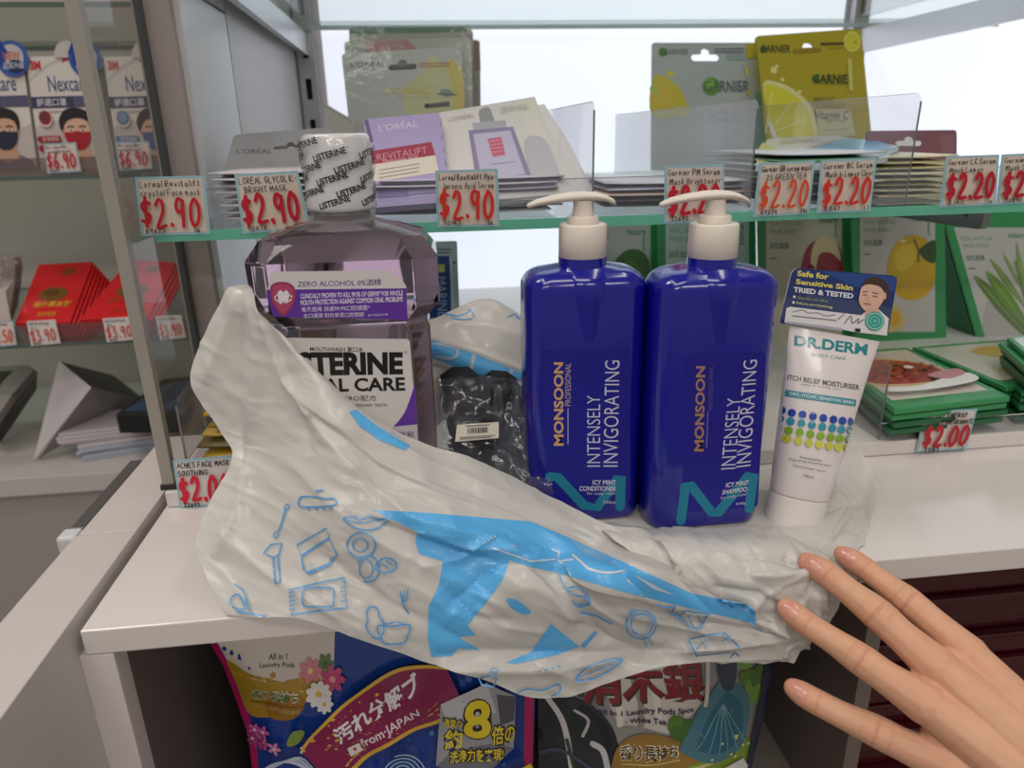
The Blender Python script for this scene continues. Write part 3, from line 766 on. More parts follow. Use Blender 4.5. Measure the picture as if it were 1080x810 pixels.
pile('dark and pale pile behind the shampoo pump', 640, 790, YS+.035, z0, 5, .14, [(70, 72, 80), (60, 62, 70), (222, 196, 176), (190, 196, 214), (206, 208, 216)], t=.0042, rot=3)
pile('pile below the blue and yellow mask', 812, 926, YS+.035, z0, 9, .15, [(50, 62, 62), (186, 200, 190), (70, 80, 80), (206, 210, 200), (84, 128, 96), (214, 212, 190), (188, 204, 214), (96, 150, 110), (200, 206, 214)], t=.0044, rot=5)
pile('pale yellow pile before the burgundy mask', 925, 1010, YS+.045, z0, 8, .13, [(212, 202, 160), (220, 214, 186), (206, 194, 150)], t=.0044, rot=3)

INKD = (46, 44, 48)
# grey pack leaning at the left
pl = Plane(at(232, 193, Y=.585), np.cross(np.array(at(330, 190, Y=.585)-at(232, 193, Y=.585)), np.array((0, .13, .062))))
def dr(P):
    P.text("L'ORÉAL", 250, 156, 287, 162, (58, 58, 60)); P.text('REVITALIFT', 280, 170, 318, 175, (150, 128, 128))
    P.line([(238, 180), (330, 177)], 1.2, (150, 148, 148))
pack('sheet_mask', 'grey sheet mask leaning at the left with a hang slot, behind the wrapped bottle cap', 'sheet mask', pl, round_poly([(247, 142), (352, 134), (352, 190), (231, 194)], 4), .004, (146, 144, 146), dr, [(289, 155), (302, 153.5), (304, 150), (309, 150), (311, 153), (316, 153), (316, 156), (289, 158)])

# standing masks at the back left: five behind each other
pl0 = upright(.93, 8, z=ZS)
def dr(P):
    P.poly(curve([(476, 62), (487, 75), (490, 110), (486, 128), (470, 126), (477, 100), (470, 75)], 4, True), (206, 182, 106))
    P.poly(curve([(455, 58), (470, 70), (478, 95), (474, 120), (440, 125), (425, 112), (430, 90), (445, 75)], 4, True), (196, 190, 150))
    P.poly(curve([(380, 85), (400, 82), (404, 105), (396, 122), (380, 118)], 4, True), (188, 182, 184))
    P.text("L'ORÉAL", 370, 64, 407, 70.5, (66, 62, 62)); P.text('PARIS', 383, 72, 396, 74, (100, 94, 94))
    for k in range(2): P.line([(442, 67.5+3*k), (474, 66.5+3*k)], 1.3, (186, 110, 76))
    P.text("L'ORÉAL", 405, 91, 455, 99, (206, 184, 92), bold=.01); P.text('REVITALIFT CRYSTAL', 420, 102, 458, 104, (190, 176, 120))
    P.poly(ell(471, 98, 7, 4, 14, rot=10), (140, 146, 142)); P.line([(462, 99), (481, 100)], 1.2, (70, 80, 84)); P.poly([(449, 110), (474, 107), (474, 112), (449, 114)], (88, 86, 96))
    P.poly([(448, 110), (452, 109), (452, 114), (448, 114)], (40, 38, 46))
pack('sheet_mask', 'front grey and gold sheet mask standing at the back left', 'sheet mask', pl0, round_poly([(360, 57), (486, 49), (493, 178), (374, 182)], [4, 10, 2, 2]), .004, (188, 184, 184), dr, hang_hole(424.5, 69.5, 31, 12, -3), mat=MAT('foil_edge', (170, 166, 164), .3))
def dr(P):
    P.poly([(385, 44), (430, 42), (440, 52), (385, 56)], (176, 128, 132)); P.text("L'ORÉAL", 371, 50, 396, 54, (60, 56, 58))
pack('sheet_mask', 'second sheet mask with a pinkish top behind the front grey and gold one', 'sheet mask', upright(.955, 8, z=ZS), round_poly([(363, 44), (497, 39), (500, 178), (372, 182)], [4, 8, 2, 2]), .004, (176, 172, 170), dr, hang_hole(426, 51, 10, 5))
pack('sheet_mask', 'third sheet mask with a green top edge at the back left', 'sheet mask', upright(.975, 7, z=ZS), round_poly([(368, 29), (493, 28), (499, 33), (500, 178), (370, 182)], [2, 2, 3, 2, 2]), .004, (160, 156, 152), lambda P: (P.poly([(369, 29), (492, 28.5), (492, 34), (369, 36)], (92, 118, 100)), P.poly([(470, 40), (498, 36), (499, 110), (490, 110), (484, 60)], (158, 132, 126))))
pack('sheet_mask', 'rearmost brown edged sheet mask showing at the right of the standing group', 'sheet mask', upright(.995, 6, z=ZS), round_poly([(400, 42), (506, 42), (508, 178), (402, 182)], 4), .004, (150, 138, 134), lambda P: P.poly([(499, 44), (506, 44), (507, 75), (500, 75)], (140, 104, 100)))

pack('sheet_mask', 'beige sheet mask corner rising behind the wrapped bottle cap', 'sheet mask', upright(.80, 6, z=ZS), [(341, 108), (356, 117), (374, 127), (374, 176), (343, 178)], .003, (176, 170, 164), lambda P: P.line([(343, 112), (372, 130)], 1.2, (150, 144, 140)))
# purple serum mask and white serum masks leaning on their pile
A, B, T = at(398, 216, Y=.552), at(466, 214, Y=.552), at(422, 121, Y=.625)
pl = Plane(A, np.cross(np.array(B-A), np.array(T-A)))
zig = [(462+(3 if k % 2 else 0)+k*.85, 119+k*6.7) for k in range(15)]
def dr(P):
    P.poly([(384, 127), (388, 126), (394, 150), (390, 150)], (110, 100, 134))
    P.poly([(388, 160), (455, 150), (459, 164), (391, 174)], (158, 66, 84)); P.poly([(391, 174), (459, 164), (463, 182), (395, 192)], (218, 208, 196))
    P.text("L'ORÉAL", 0, 0, 0, 0, (216, 208, 226), q=[(399, 131), (440, 126), (441, 134), (400, 139)])
    P.text('REVITALIFT', 0, 0, 0, 0, (206, 150, 166), q=[(397, 163), (450, 155), (451, 162), (398, 170)])
    P.text('Hyaluronic Acid', 0, 0, 0, 0, (222, 180, 190), q=[(404, 169), (440, 164), (441, 168), (405, 173)])
    for k in range(3): P.line([(400, 180+k*4), (442, 173+k*4)], .8, (160, 150, 150))
    P.poly([(397, 196), (430, 194), (431, 207), (398, 209)], (128, 116, 160)); P.poly([(430, 194), (462, 192), (463, 203), (431, 206)], (150, 146, 176))
pack('sheet_mask', 'purple serum sheet mask with a red band leaning on the pile', 'sheet mask', pl, [(383, 126)]+zig+[(472, 213), (397, 219)], .006, (170, 158, 200), dr)
A, B, T = at(466, 215, Y=.556), at(608, 208, Y=.556), at(520, 108, Y=.66)
pl = Plane(A, np.cross(np.array(B-A), np.array(T-A)))
def dr(P):
    P.poly([(466, 121), (520, 113), (530, 205), (470, 212)], (214, 208, 208)); P.poly([(545, 106), (563, 103), (596, 206), (580, 207)], (212, 210, 200))
    P.poly(round_poly([(504, 116), (516, 112), (522, 128), (526, 134), (508, 138)], [5, 5, 0, 0, 0]), (150, 152, 152))
    P.poly([(498, 130), (533, 127), (535, 137), (500, 140)], (170, 170, 178))
    P.poly([(494, 138), (541, 134), (562, 190), (503, 196)], (142, 134, 168)); P.poly([(499, 142), (538, 138), (554, 184), (508, 189)], (188, 184, 208))
    P.poly([(514, 147), (529, 145), (533, 164), (520, 166)], (196, 104, 128)); P.line([(518, 174), (543, 171)], 1, (150, 146, 170))
    for k in range(4): P.line([(516, 150+4*k), (530, 148+4*k)], .7, (220, 170, 184))
    P.poly(curve([(553, 150), (575, 148), (590, 190), (566, 194)], 4, True), (184, 182, 190))
    P.text("L'ORÉAL", 0, 0, 0, 0, (178, 176, 176), q=[(472, 124), (500, 119), (501, 124), (473, 129)]); P.text('SERUM MASK', 0, 0, 0, 0, (190, 186, 176), q=[(528, 114), (556, 110), (558, 116), (529, 120)])
pack('sheet_mask', 'white serum sheet mask with a lilac bottle picture leaning on the pile', 'sheet mask', pl, [(463, 119), (564, 102), (572, 124), (616, 203), (470, 215)], .006, (208, 206, 204), dr)
pl = Plane(A+Vector((0, .012, 0)), np.cross(np.array(B-A), np.array(T-A)))
pack('sheet_mask', 'plain white sheet mask behind the lilac bottle mask, seen at its right edge', 'sheet mask', pl, [(480, 124), (574, 110), (600, 150), (628, 206), (480, 214)], .004, (216, 214, 216))

# the two lemon masks
pl = upright(.93, 5, z=ZS)
def dr(P):
    P.poly(curve([(688, 84), (700, 80), (716, 92), (724, 108), (726, 122), (688, 122)], 4, True), (196, 180, 62)); P.poly(ell(700, 104, 14, 12, 16), (206, 176, 58)); P.poly(ell(707, 78, 4, 3.5), (206, 188, 70)); P.line([(692, 98), (712, 112)], 1.5, (184, 196, 90)); P.poly(ell(690, 94, 5, 5), (176, 190, 92))
    P.poly(ell(699, 55, 4.5, 4.5), (78, 120, 44)); P.text('GARNIER', 700, 51.5, 726, 58, (88, 92, 96))
    for k in range(2): P.line([(754, 52+3*k), (784, 51.5+3*k)], 1.2, (92, 94, 100))
    for k in range(3): P.line([(767, 57+3*k), (784, 57+3*k)], 1.2, (120, 156, 162))
    P.poly(ell(750, 91, 9.5, 9.5), (92, 142, 36)); P.poly(ell(748, 88, 5, 5), (120, 172, 60)); P.text('GARNIER', 743, 85, 790, 97, (92, 96, 98), bold=.01); P.line([(766, 94.5), (787, 93.5)], 1, (130, 134, 136))
    P.poly([(742, 122), (797, 118), (797, 170), (742, 170)], (170, 186, 200)); P.text('Clean Up', 747, 122, 783, 131, (120, 130, 150), shear=.3)
    P.poly(ell(787, 75, 1.8, 5), (206, 196, 90)); P.poly(ell(789, 98, 2, 3), (200, 166, 80))
    P.poly([(787, 46), (801, 46), (801, 60), (787, 62)], (190, 172, 62)); P.poly([(797, 96), (810, 100), (812, 176), (796, 176)], (104, 158, 168))
pack('sheet_mask', 'grey sheet mask with a green ball and lemon, standing behind the milky divider', 'sheet mask', pl, round_poly([(688, 45), (803, 45), (811, 180), (687, 180)], 3), .004, (170, 173, 176), dr, hang_hole(744, 59, 31, 15))
pl = upright(.90, 8, z=ZS)
def dr(P):
    P.poly(curve([(805, 88), (824, 88), (842, 98), (855, 112), (861, 130), (862, 148), (818, 152), (812, 130)], 4, True), (222, 210, 150))
    P.poly(curve([(806, 92), (822, 92), (838, 101), (850, 114), (856, 132), (857, 150), (820, 152), (813, 130)], 4, True), (214, 204, 52))
    for a in (10, 40, 70): P.line([(806+8*math.sin(math.radians(a)), 140), (806+46*math.sin(math.radians(a)), 142-46*math.cos(math.radians(a)))], 1.6, (226, 220, 140))
    for x, y, r in ((816, 74, 3.6), (825, 84, 2), (843, 97, 2), (819, 70, 1.8)): P.poly(ell(x, y, r, r), (226, 216, 140))
    P.poly(ell(898.5, 44, 9, 11, 20), (222, 208, 110)); P.poly(ell(898.5, 44, 7.4, 9.2, 20), (206, 194, 60)); P.poly(ell(902, 45, 1.2, 1.2), (150, 120, 40))
    P.poly(ell(805, 52, 3.6, 4), (60, 88, 34)); P.text('GARNIER', 802.5, 47.5, 833.5, 55.5, (58, 66, 34), bold=.01); P.line([(866, 46.5), (889, 46)], 2.6, (84, 66, 26)); P.line([(874, 51), (888, 50.5)], 1, (150, 130, 50)); P.line([(838, 54), (864, 52.5)], 4, (150, 124, 34))
    P.text('GARNIER', 857, 78.5, 900, 88, (38, 58, 34), bold=.018); P.poly(ell(859.5, 83, 3.4, 4), (58, 92, 36)); P.text('SKIN NATURALS', 866, 87.5, 894, 89.5, (90, 90, 30))
    P.text('BRIGHT', 858, 102.5, 880, 108, (150, 116, 40), bold=.01); P.text('COMPLETE', 858, 109, 890, 114, (150, 116, 40), bold=.01)
    P.poly([(860, 116), (896, 114.5), (902, 143), (864, 146)], (196, 186, 150)); P.text('Vitamin C', 859, 117, 895, 126, (52, 60, 48), bold=.01, shear=.25); P.text('SERUM MASK', 870, 126.5, 892, 129, (80, 82, 60)); P.line([(868, 138), (894, 136.5)], 1.2, (176, 156, 120))
    P.poly([(893, 62), (897.5, 62), (899, 96), (895, 96)], (206, 194, 104)); P.poly([(808, 128), (812, 128), (822, 150), (816, 150)], (226, 222, 210))
pack('sheet_mask', 'yellow vitamin C sheet mask with a lemon slice, standing by the right rail', 'sheet mask', pl, round_poly([(797, 38), (908, 30), (922, 172), (812, 178)], [4, 5, 2, 2]), .004, (176, 156, 30), dr, [(846, 50.5), (847, 47), (850, 45), (854, 45), (857.5, 47), (858, 50)])
# blue and yellow mask on top of its pile
A, B, T = at(800, 172, Y=.572), at(940, 166, Y=.572), at(868, 144, Y=.77)
pl = Plane(A, np.cross(np.array(B-A), np.array(T-A)))
def dr(P):
    P.poly(curve([(798, 172), (803, 152), (818, 153), (826, 162), (818, 171)], 4, True), (206, 198, 130))
    P.poly(curve([(808, 148), (850, 144), (893, 145), (880, 150), (850, 160), (826, 160)], 4, True), (206, 206, 212))
    P.poly(curve([(828, 165), (850, 158), (885, 147), (925, 149), (940, 157), (905, 163), (868, 169), (838, 172)], 4, True), (92, 176, 220))
    P.poly(curve([(850, 172), (900, 165), (944, 156), (942, 162), (900, 170)], 3, True), (70, 122, 84))
    P.line(curve([(826, 164), (850, 157), (878, 149)], 5), 1.6, (214, 168, 120)); P.text('GARNIER', 0, 0, 0, 0, (176, 130, 130), q=[(824, 149), (860, 146), (856, 150), (822, 153)])
pack('sheet_mask', 'blue and yellow sheet mask lying on top of its pile behind two price tags', 'sheet mask', pl, [(797, 175), (804, 151), (880, 143), (948, 154), (936, 166), (870, 174)], .004, (190, 200, 200), dr)
# burgundy mask
pack('sheet_mask', 'burgundy sheet mask with a white hang slot at the right of the upper shelf', 'sheet mask', upright(.70, 4, z=ZS), round_poly([(915, 138), (1009, 137), (1009, 205), (918, 208)], [3, 4, 0, 0]), .004, (132, 86, 96), lambda P: (P.poly([(918, 174), (1009, 171), (1009, 205), (918, 208)], (214, 204, 170)), P.line([(918, 173), (1009, 170)], 1.6, (186, 140, 110)), P.poly(hang_hole(958, 150, 28, 11), (238, 236, 240)), P.poly([(990, 142), (1006, 142), (1006, 166), (994, 166)], (142, 100, 108))))

UT = 'price tags of the upper shelf'
YT = YS-.0012
for i, (q, ls, pr, ft, red, lab, pw) in enumerate((
    (((142, 187), (216, 185), (222, 247), (149, 249)), ['Loreal Revitalift', 'crystal Face mask'], '$2.90', ('69677', "1s"), (190, 28, 40), '$2.90 price tag for the crystal mask, leftmost on the upper shelf', 4.6),
    (((247, 184), (314, 180), (328, 241), (256, 247)), ['LOREAL GLYCOLIC-', 'BRIGHT MASK'], '$2.90', ('90478', '1s'), (186, 22, 44), '$2.90 price tag for the glycolic mask, left of the wrapped cap', 5.2),
    (((459, 180), (525, 178), (527, 239), (461, 240)), ['Loreal Revitalift Hya-', 'luronic Acid Serum'], '$2.90', ('70147', "1s"), (204, 44, 34), '$2.90 price tag for the hyaluronic serum mask', 4.6),
    (((701, 175), (764, 173), (763, 234), (700, 236)), ['Garnier PM Serum', 'Mask Brightener'], '$2.20', ('73695', ''), (190, 26, 46), '$2.20 price tag behind the shampoo pump', 5.4),
    (((801, 172), (860, 169), (853, 226), (794, 229)), ['Garnier GB serum mask', '25 GREEN TEA'], '$2.20', ('69274', '28g'), (214, 74, 38), '$2.20 price tag for the green tea serum mask', 3.6),
    (((866, 169), (925, 166), (918, 223), (861, 225)), ['Garnier BC Serum', 'Mask 1s Lemon Clear'], '$2.20', ('81547', '11'), (204, 50, 36), '$2.20 price tag for the lemon clear serum mask', 4.2),
    (((998, 165), (1054, 163), (1050, 216), (991, 219)), ['Garnier LC Serum', 'Mask Lemon'], '$2.20', ('81411', '1s'), (178, 22, 40), '$2.20 price tag above the bracket end, second from the right edge', 5),
    (((1057, 163), (1116, 160), (1110, 213), (1051, 216)), ['Garnier Serum', 'Mask Sakura'], '$2.20', ('70890', ''), (178, 22, 40), '$2.20 price tag cut off by the right edge of the photo', 5))):
    price_tag(lab, q, YT, ls, pr, ft, red, UT, pw*.9, True, (208, 194, 181), seed=i+20, tw=.85)
# ================================================================ lower shelf on the ledge
ZL = .0126
GREEN = (52, 138, 82)
def tray(label, px0, px1, Y0, z, h, depth):
    t = thing('display_tray', label, 'tray', ((at(px0, 460, Y=Y0).x+at(px1, 460, Y=Y0).x)/2, Y0, z))
    x0, x1 = at(px0, 460, Y=Y0).x, at(px1, 460, Y=Y0).x
    MB().box(x0, x1, Y0, Y0+.0012, z, z+h).build('front', ACRYL, t); MB().box(x0, x1, Y0-.0002, Y0+.0014, z+h, z+h+.0004).build('front_edge', MAT('acrylic_edge_pale'), t)
    for i, x in enumerate((x0, x1)):
        MB().slab([(x, Y0+.002, z), (x, Y0+.002, z+.062), (x, Y0+.008, z+.068), (x, Y0+depth, z+.068), (x, Y0+depth, z)], (.0011, 0, 0)).build('side', ACRYL, t)
        MB().box(x-.0002, x+.0011, Y0+.0014, Y0+.002, z, z+.063).build('side_edge', AEDGE, t)
    return t
tray('clear tray around the gold masks at the left', 190, 410, .484, ZL+.0002, .014, .24)
tray('clear tray around the flat pomegranate masks', 928, 1170, .484, ZL+.0002, .014, .16)
def nature_draw(x0, y0, x1, y1, panel, fruit, skew=0):
    def f(P):
        k = lambda u, v: (x0+(x1-x0)*u+skew*v, y0+(y1-y0)*v)
        P.poly([k(0, 0), k(1, 0), k(1, 1), k(0, 1)], panel)
        c = (96, 142, 118)
        P.text('REAL NATURE', 0, 0, 0, 0, c, q=[k(.05, .08), k(.48, .08), k(.48, .115), k(.05, .115)]); P.text('MASK SHEET', 0, 0, 0, 0, c, q=[k(.05, .14), k(.42, .14), k(.42, .175), k(.05, .175)])
        P.text('自然面膜', 0, 0, 0, 0, (84, 112, 96), q=[k(.05, .24), k(.3, .24), k(.3, .29), k(.05, .29)], bold=.01); P.line([k(.05, .36), k(.13, .36)], 1.6, (104, 122, 110))
        P.text('nature', 0, 0, 0, 0, c, q=[k(.7, .05), k(.94, .05), k(.94, .09), k(.7, .09)], bold=.02)
        P.text('real', 0, 0, 0, 0, c, q=[k(.94, .06), k(.94, .2), k(.9, .2), k(.9, .06)], bold=.02)
        fruit(P, k)
    return f
def pomegranate(P, k):
    r2 = random.Random(2)
    P.poly([k(*p) for p in curve([(.42, .52), (.52, .30), (.68, .22), (.9, .24), (1, .35), (1, .75), (.6, .8), (.35, .7)], 4, True)], (150, 44, 58))
    P.poly([k(*p) for p in curve([(.58, .42), (.62, .26), (.75, .19), (.92, .24), (.98, .38), (.86, .32), (.70, .33), (.64, .46)], 4, True)], (216, 196, 156))
    for i in range(26): P.poly([k(*p) for p in ell(r2.uniform(.5, .95), r2.uniform(.36, .7), .025, .018, 7)], r2.choice([(120, 26, 42), (176, 66, 78), (100, 20, 36)]))
    P.poly([k(*p) for p in ell(.3, .68, .05, .04, 8)], (120, 50, 52))
def yuzu(P, k):
    P.poly([k(*p) for p in curve([(.40, .36), (.52, .24), (.74, .2), (.93, .27), (1.0, .45), (.97, .62), (.8, .73), (.55, .72), (.4, .6), (.36, .48)], 4, True)], (200, 158, 40))
    P.poly([k(*p) for p in curve([(.48, .34), (.6, .28), (.74, .3), (.7, .45), (.55, .5), (.46, .44)], 4, True)], (212, 176, 58))
    P.poly([k(*p) for p in ell(.57, .25, .05, .015, 8)], (224, 200, 120))
    P.poly([k(*p) for p in curve([(.78, .33), (.86, .28), (1, .25), (1, .42), (.9, .42), (.82, .38)], 4, True)], (46, 78, 42)); P.line([k(.72, .24), k(.78, .33), k(.77, .42)], 2, (74, 92, 40))
    P.poly([k(*p) for p in curve([(.3, .8), (.45, .78), (.56, .84), (.58, .95), (.45, 1), (.3, .98)], 4, True)], (196, 176, 110)); P.poly([k(*p) for p in ell(.46, .89, .08, .07, 10)], (206, 160, 50))
def tealeaf(P, k):
    for a, b, w, c in (((.62, 1), (.08, .42), .09, (92, 122, 60)), ((.62, .9), (.26, .38), .12, (104, 140, 58)), ((.66, .7), (.36, .27), .07, (112, 142, 72)), ((.68, .55), (.56, .22), .06, (120, 150, 80)), ((.7, .8), (.98, .3), .1, (100, 136, 64)), ((.7, .6), (.78, .14), .06, (126, 156, 84))):
        d = np.array(b)-np.array(a); n = np.array([-d[1], d[0]])*w*1.3; m = np.array(a)+d*.55
        P.poly([k(*p) for p in curve([a, tuple(m+n), b, tuple(m-n*.8)], 5, True)], c); P.line([k(*a), k(*b)], .8, (150, 170, 110))
    P.line([k(.68, 1.0), k(.7, .3)], 3, (120, 136, 80))
def lime(P, k):
    P.poly([k(*p) for p in curve([(.42, 1), (.48, .4), (.62, .23), (.8, .19), (.95, .24), (1, .4), (1, 1)], 4, True)], (58, 104, 40)); P.poly([k(*p) for p in ell(.74, .38, .14, .11, 14)], (74, 122, 48))
def stand(label, outer, inner, panel, fruit, Y, lean, skew=0, c=GREEN):
    pl = upright(Y, lean, 0, z=ZL, x=.4)
    pack('sheet_mask', label, 'sheet mask', pl, outer, .003, c, nature_draw(*inner, panel, fruit, skew), mat=MAT('green_foil', c, .3, bump=.2, bscale=60))
stand('green edged lime sheet mask standing behind the two pump bottles', [(590, 236), (694, 228), (694, 400), (592, 400)], (602, 234, 686, 385), (176, 180, 178), lime, .79, 6)
stand('green edged sheet mask standing behind the shampoo bottle', [(693, 226), (797, 224), (799, 395), (695, 398)], (702, 228, 790, 380), (176, 196, 194), lambda P, k: None, .775, 6)
stand('green edged pomegranate sheet mask standing behind the tube card', [(799, 223), (898, 218), (900, 378), (802, 385)], (808, 222, 888, 362), (190, 186, 164), pomegranate, .76, 6)
stand('green edged yuzu sheet mask standing behind the flat masks', [(897, 218), (996, 214), (998, 366), (902, 370)], (907, 222, 986, 350), (184, 178, 176), yuzu, .745, 6)
stand('tilted green edged tea leaf sheet mask at the right', [(994, 226), (1092, 214), (1130, 360), (1034, 368)], (1006, 240, 1084, 360), (186, 180, 178), tealeaf, .74, 8, 34)
pl = upright(.74, 8, 0, z=ZL, x=.4)
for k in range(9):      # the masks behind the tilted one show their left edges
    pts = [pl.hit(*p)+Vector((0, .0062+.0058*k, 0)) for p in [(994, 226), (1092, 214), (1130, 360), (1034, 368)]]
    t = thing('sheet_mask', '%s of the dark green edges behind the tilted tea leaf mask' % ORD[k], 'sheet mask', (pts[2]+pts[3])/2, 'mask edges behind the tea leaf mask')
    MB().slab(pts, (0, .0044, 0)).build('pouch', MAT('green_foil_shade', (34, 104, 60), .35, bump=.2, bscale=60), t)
# flat green masks, three stacks
def green_flat(where, q, ztop, n, draw, th=.006):
    c0 = flat(ztop)
    P4 = [c0.hit(*p) for p in q]
    rnd = random.Random(len(where))
    for k in range(n):
        off = Vector((rnd.uniform(-.004, .004), rnd.uniform(0, .006) if k else 0, -th*1.03*k)) if k else Vector((0, 0, 0))
        pts = [p+off for p in P4]
        t = thing('sheet_mask', (('topmost flat green sheet mask of the ' if k == 0 else '%s flat green sheet mask under the top one of the ' % ORD[k-1])+where), 'sheet mask', sum(pts, Vector((0, 0, 0)))/4-Vector((0, 0, th)), 'flat masks, '+where)
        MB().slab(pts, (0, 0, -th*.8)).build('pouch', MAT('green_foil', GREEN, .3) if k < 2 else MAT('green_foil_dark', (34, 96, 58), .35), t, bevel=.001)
        if k == 0:
            P = Print(c0.hit, .0002, .00006, map=qmap(q)); draw(P); P.build('front_print', t, INKG)
zf = .044
def dpom(P):
    P.poly([(.06, .05), (.93, .05), (.93, .86), (.06, .86)], (204, 190, 184))
    P.poly(curve([(.06, .3), (.2, .18), (.5, .14), (.85, .3), (.93, .5), (.8, .66), (.4, .7), (.06, .6)], 5, True), (206, 176, 130))
    P.poly(curve([(.06, .32), (.25, .22), (.5, .19), (.82, .33), (.88, .5), (.75, .6), (.4, .62), (.06, .54)], 5, True), (164, 48, 44))
    r = random.Random(1)
    for i in range(70): P.poly(ell(r.uniform(.1, .84), r.uniform(.27, .57), .026, .016, 7), r.choice([(124, 26, 34), (186, 70, 60), (150, 36, 40), (110, 24, 30)]))
    P.poly(ell(.55, .42, .05, .03, 8), (226, 206, 200)); P.poly(curve([(.1, .72), (.4, .74), (.93, .6), (.93, .75), (.5, .82), (.1, .8)], 4, True), (226, 222, 222)); P.poly(curve([(.6, .58), (.93, .52), (.93, .62), (.7, .68)], 4, True), (190, 120, 128))
    P.text('NATURE ENERGY', .12, .9, .5, .945, (150, 206, 160), bold=.01); P.line([(.62, .93), (.9, .93)], .008, (120, 186, 140))
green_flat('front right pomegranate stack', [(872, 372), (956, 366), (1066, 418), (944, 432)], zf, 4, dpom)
def dyuz(P):
    P.poly([(.04, .05), (.95, .05), (.95, .86), (.04, .86)], (198, 192, 178))
    P.poly(curve([(.4, .2), (.7, .12), (.98, .3), (.96, .52), (.7, .46), (.45, .36)], 5, True), (196, 160, 60)); P.poly(curve([(.75, .16), (.95, .18), (.97, .3), (.85, .26)], 4, True), (70, 80, 40))
    P.poly(curve([(.2, .62), (.5, .55), (.9, .62), (.95, .8), (.5, .84)], 4, True), (206, 186, 120)); P.poly(curve([(.5, .7), (.8, .66), (.95, .76), (.6, .8)], 4, True), (222, 216, 206))
    P.text('NATURE ENERGY', .12, .9, .5, .945, (150, 206, 160), bold=.01)
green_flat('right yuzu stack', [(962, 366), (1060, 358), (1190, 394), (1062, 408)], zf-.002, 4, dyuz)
def dtea(P): P.poly([(.05, .05), (.95, .05), (.95, .86), (.05, .86)], (180, 196, 180))
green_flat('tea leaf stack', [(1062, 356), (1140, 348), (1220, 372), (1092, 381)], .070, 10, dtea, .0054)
# gold masks in the left tray
rnd = random.Random(3)
for k in range(7):
    flat_pack('sheet_mask', '%s gold sheet mask from the bottom in the left tray' % ORD[k], 'sheet mask', Vector((-.128+rnd.uniform(-.004, .004), .565+rnd.uniform(-.003, .004)+k*.002, ZL+.0006+k*.0082)), .09, .13, rnd.uniform(-5, 5), .0078, ((150, 120, 52), (186, 148, 44), (120, 104, 66), (196, 164, 72))[k % 4], 'gold masks in the left tray', .001)
# grey and blue mask behind the mouthwash
def dr(P):
    P.rect(440, 270, 475.5, 335, (30, 62, 124)); P.line([(440, 263), (476, 263)], 1.6, (84, 98, 108)); P.line([(440, 266.5), (474, 266.5)], 1.6, (84, 98, 108)); P.poly([(459, 279), (469, 279), (469, 287), (459, 287)], (176, 180, 100))
    P.text('MARINE', 0, 0, 0, 0, (150, 172, 206), q=[(470, 292), (472, 334), (462, 334), (460, 292)]); P.poly([(474, 270), (476, 270), (480, 335), (477, 335)], (190, 198, 206)); P.poly(ell(479, 277, 1.5, 1.5), (60, 80, 100))
pack('sheet_mask', 'grey bordered blue sheet mask standing behind the mouthwash bottle', 'sheet mask', upright(.80, 6, z=ZL), round_poly([(420, 256), (482, 254), (487, 400), (424, 400)], 2), .004, (156, 168, 176), dr)
price_tag('$2.00 price tag for the pomegranate mask at the lower right', ((975, 434), (1031, 431), (1019, 474), (966, 477)), .479, ['NATURE ENERGY', 'MASK POMEGRANATE'], '$2.00', ('77167', '1'), (176, 40, 52), 'price tags of the lower shelf', 4.0, True, (214, 202, 198), seed=41, tw=1.0)
price_tag('$2.00 price tag for the soothing mask at the lower left', ((182, 486), (247, 480), (250, 532), (190, 536)), .479, ['ACNES FACE MASK', 'SOOTHING'], '$2.00', ('22893', ''), (206, 36, 56), 'price tags of the lower shelf', 4.6, True, (212, 204, 202), seed=42, tw=1.05)

# ================================================================ the mouthwash bottle
LC = Vector((-.0505, .45, 0))
def octa(a, b, c, z, dx=0, r=0):
    """Ring of 8 corners (chamfered rectangle), each corner doubled a little for soft edges."""
    o = [(a-c, -b), (a, -b+c), (a, b-c), (a-c, b), (-a+c, b), (-a, b-c), (-a, -b+c), (-a+c, -b)]
    return [Vector((LC.x+x+dx, LC.y+y, z)) for x, y in o]
def circ8(r, z):
    o = []
    for k in range(8):
        t = math.radians(-67.5+45*k); o.append(Vector((LC.x+r*math.cos(t), LC.y+r*math.sin(t), z)))
    return o
def mouth_mat():
    m = bpy.data.materials.new('purple_mouthwash'); m.use_nodes = True
    N, L = m.node_tree.nodes, m.node_tree.links
    b = N['Principled BSDF']; b.inputs['Base Color'].default_value = (.93, .88, .93, 1); b.inputs['Roughness'].default_value = .03
    b.inputs['Transmission Weight'].default_value = 1; b.inputs['IOR'].default_value = 1.36
    v = N.new('ShaderNodeVolumeAbsorption'); v.inputs[0].default_value = (.60, .34, .44, 1); v.inputs[1].default_value = 17
    L.new(v.outputs[0], N['Material Output'].inputs['Volume'])
    return m
mw = thing('mouthwash_bottle', 'large purple mouthwash bottle with a white wrapped cap, standing in the bag', 'bottle', (LC.x, LC.y, .0035))
a = MB()
a.rings([octa(.0465, .033, .011, .0035), octa(.0485, .0345, .012, .008), octa(.0485, .0345, .012, .139), octa(.047, .033, .012, .1425), octa(.047, .033, .012, .1455),
         octa(.0505, .037, .0125, .1500), octa(.0555, .040, .014, .1555), octa(.0556, .040, .014, .1830), octa(.0470, .0320, .012, .1945), octa(.0300, .0230, .010, .2000), circ8(.0180, .2035), circ8(.0175, .2090)])
a.build('body', mouth_mat(), mw, bevel=.0012, seg=3, angle=30)
WRAP = MAT('shrink_wrap', (206, 204, 206), .22, coat=.5, bump=.25, bscale=90)
m = MB(); R = .0196
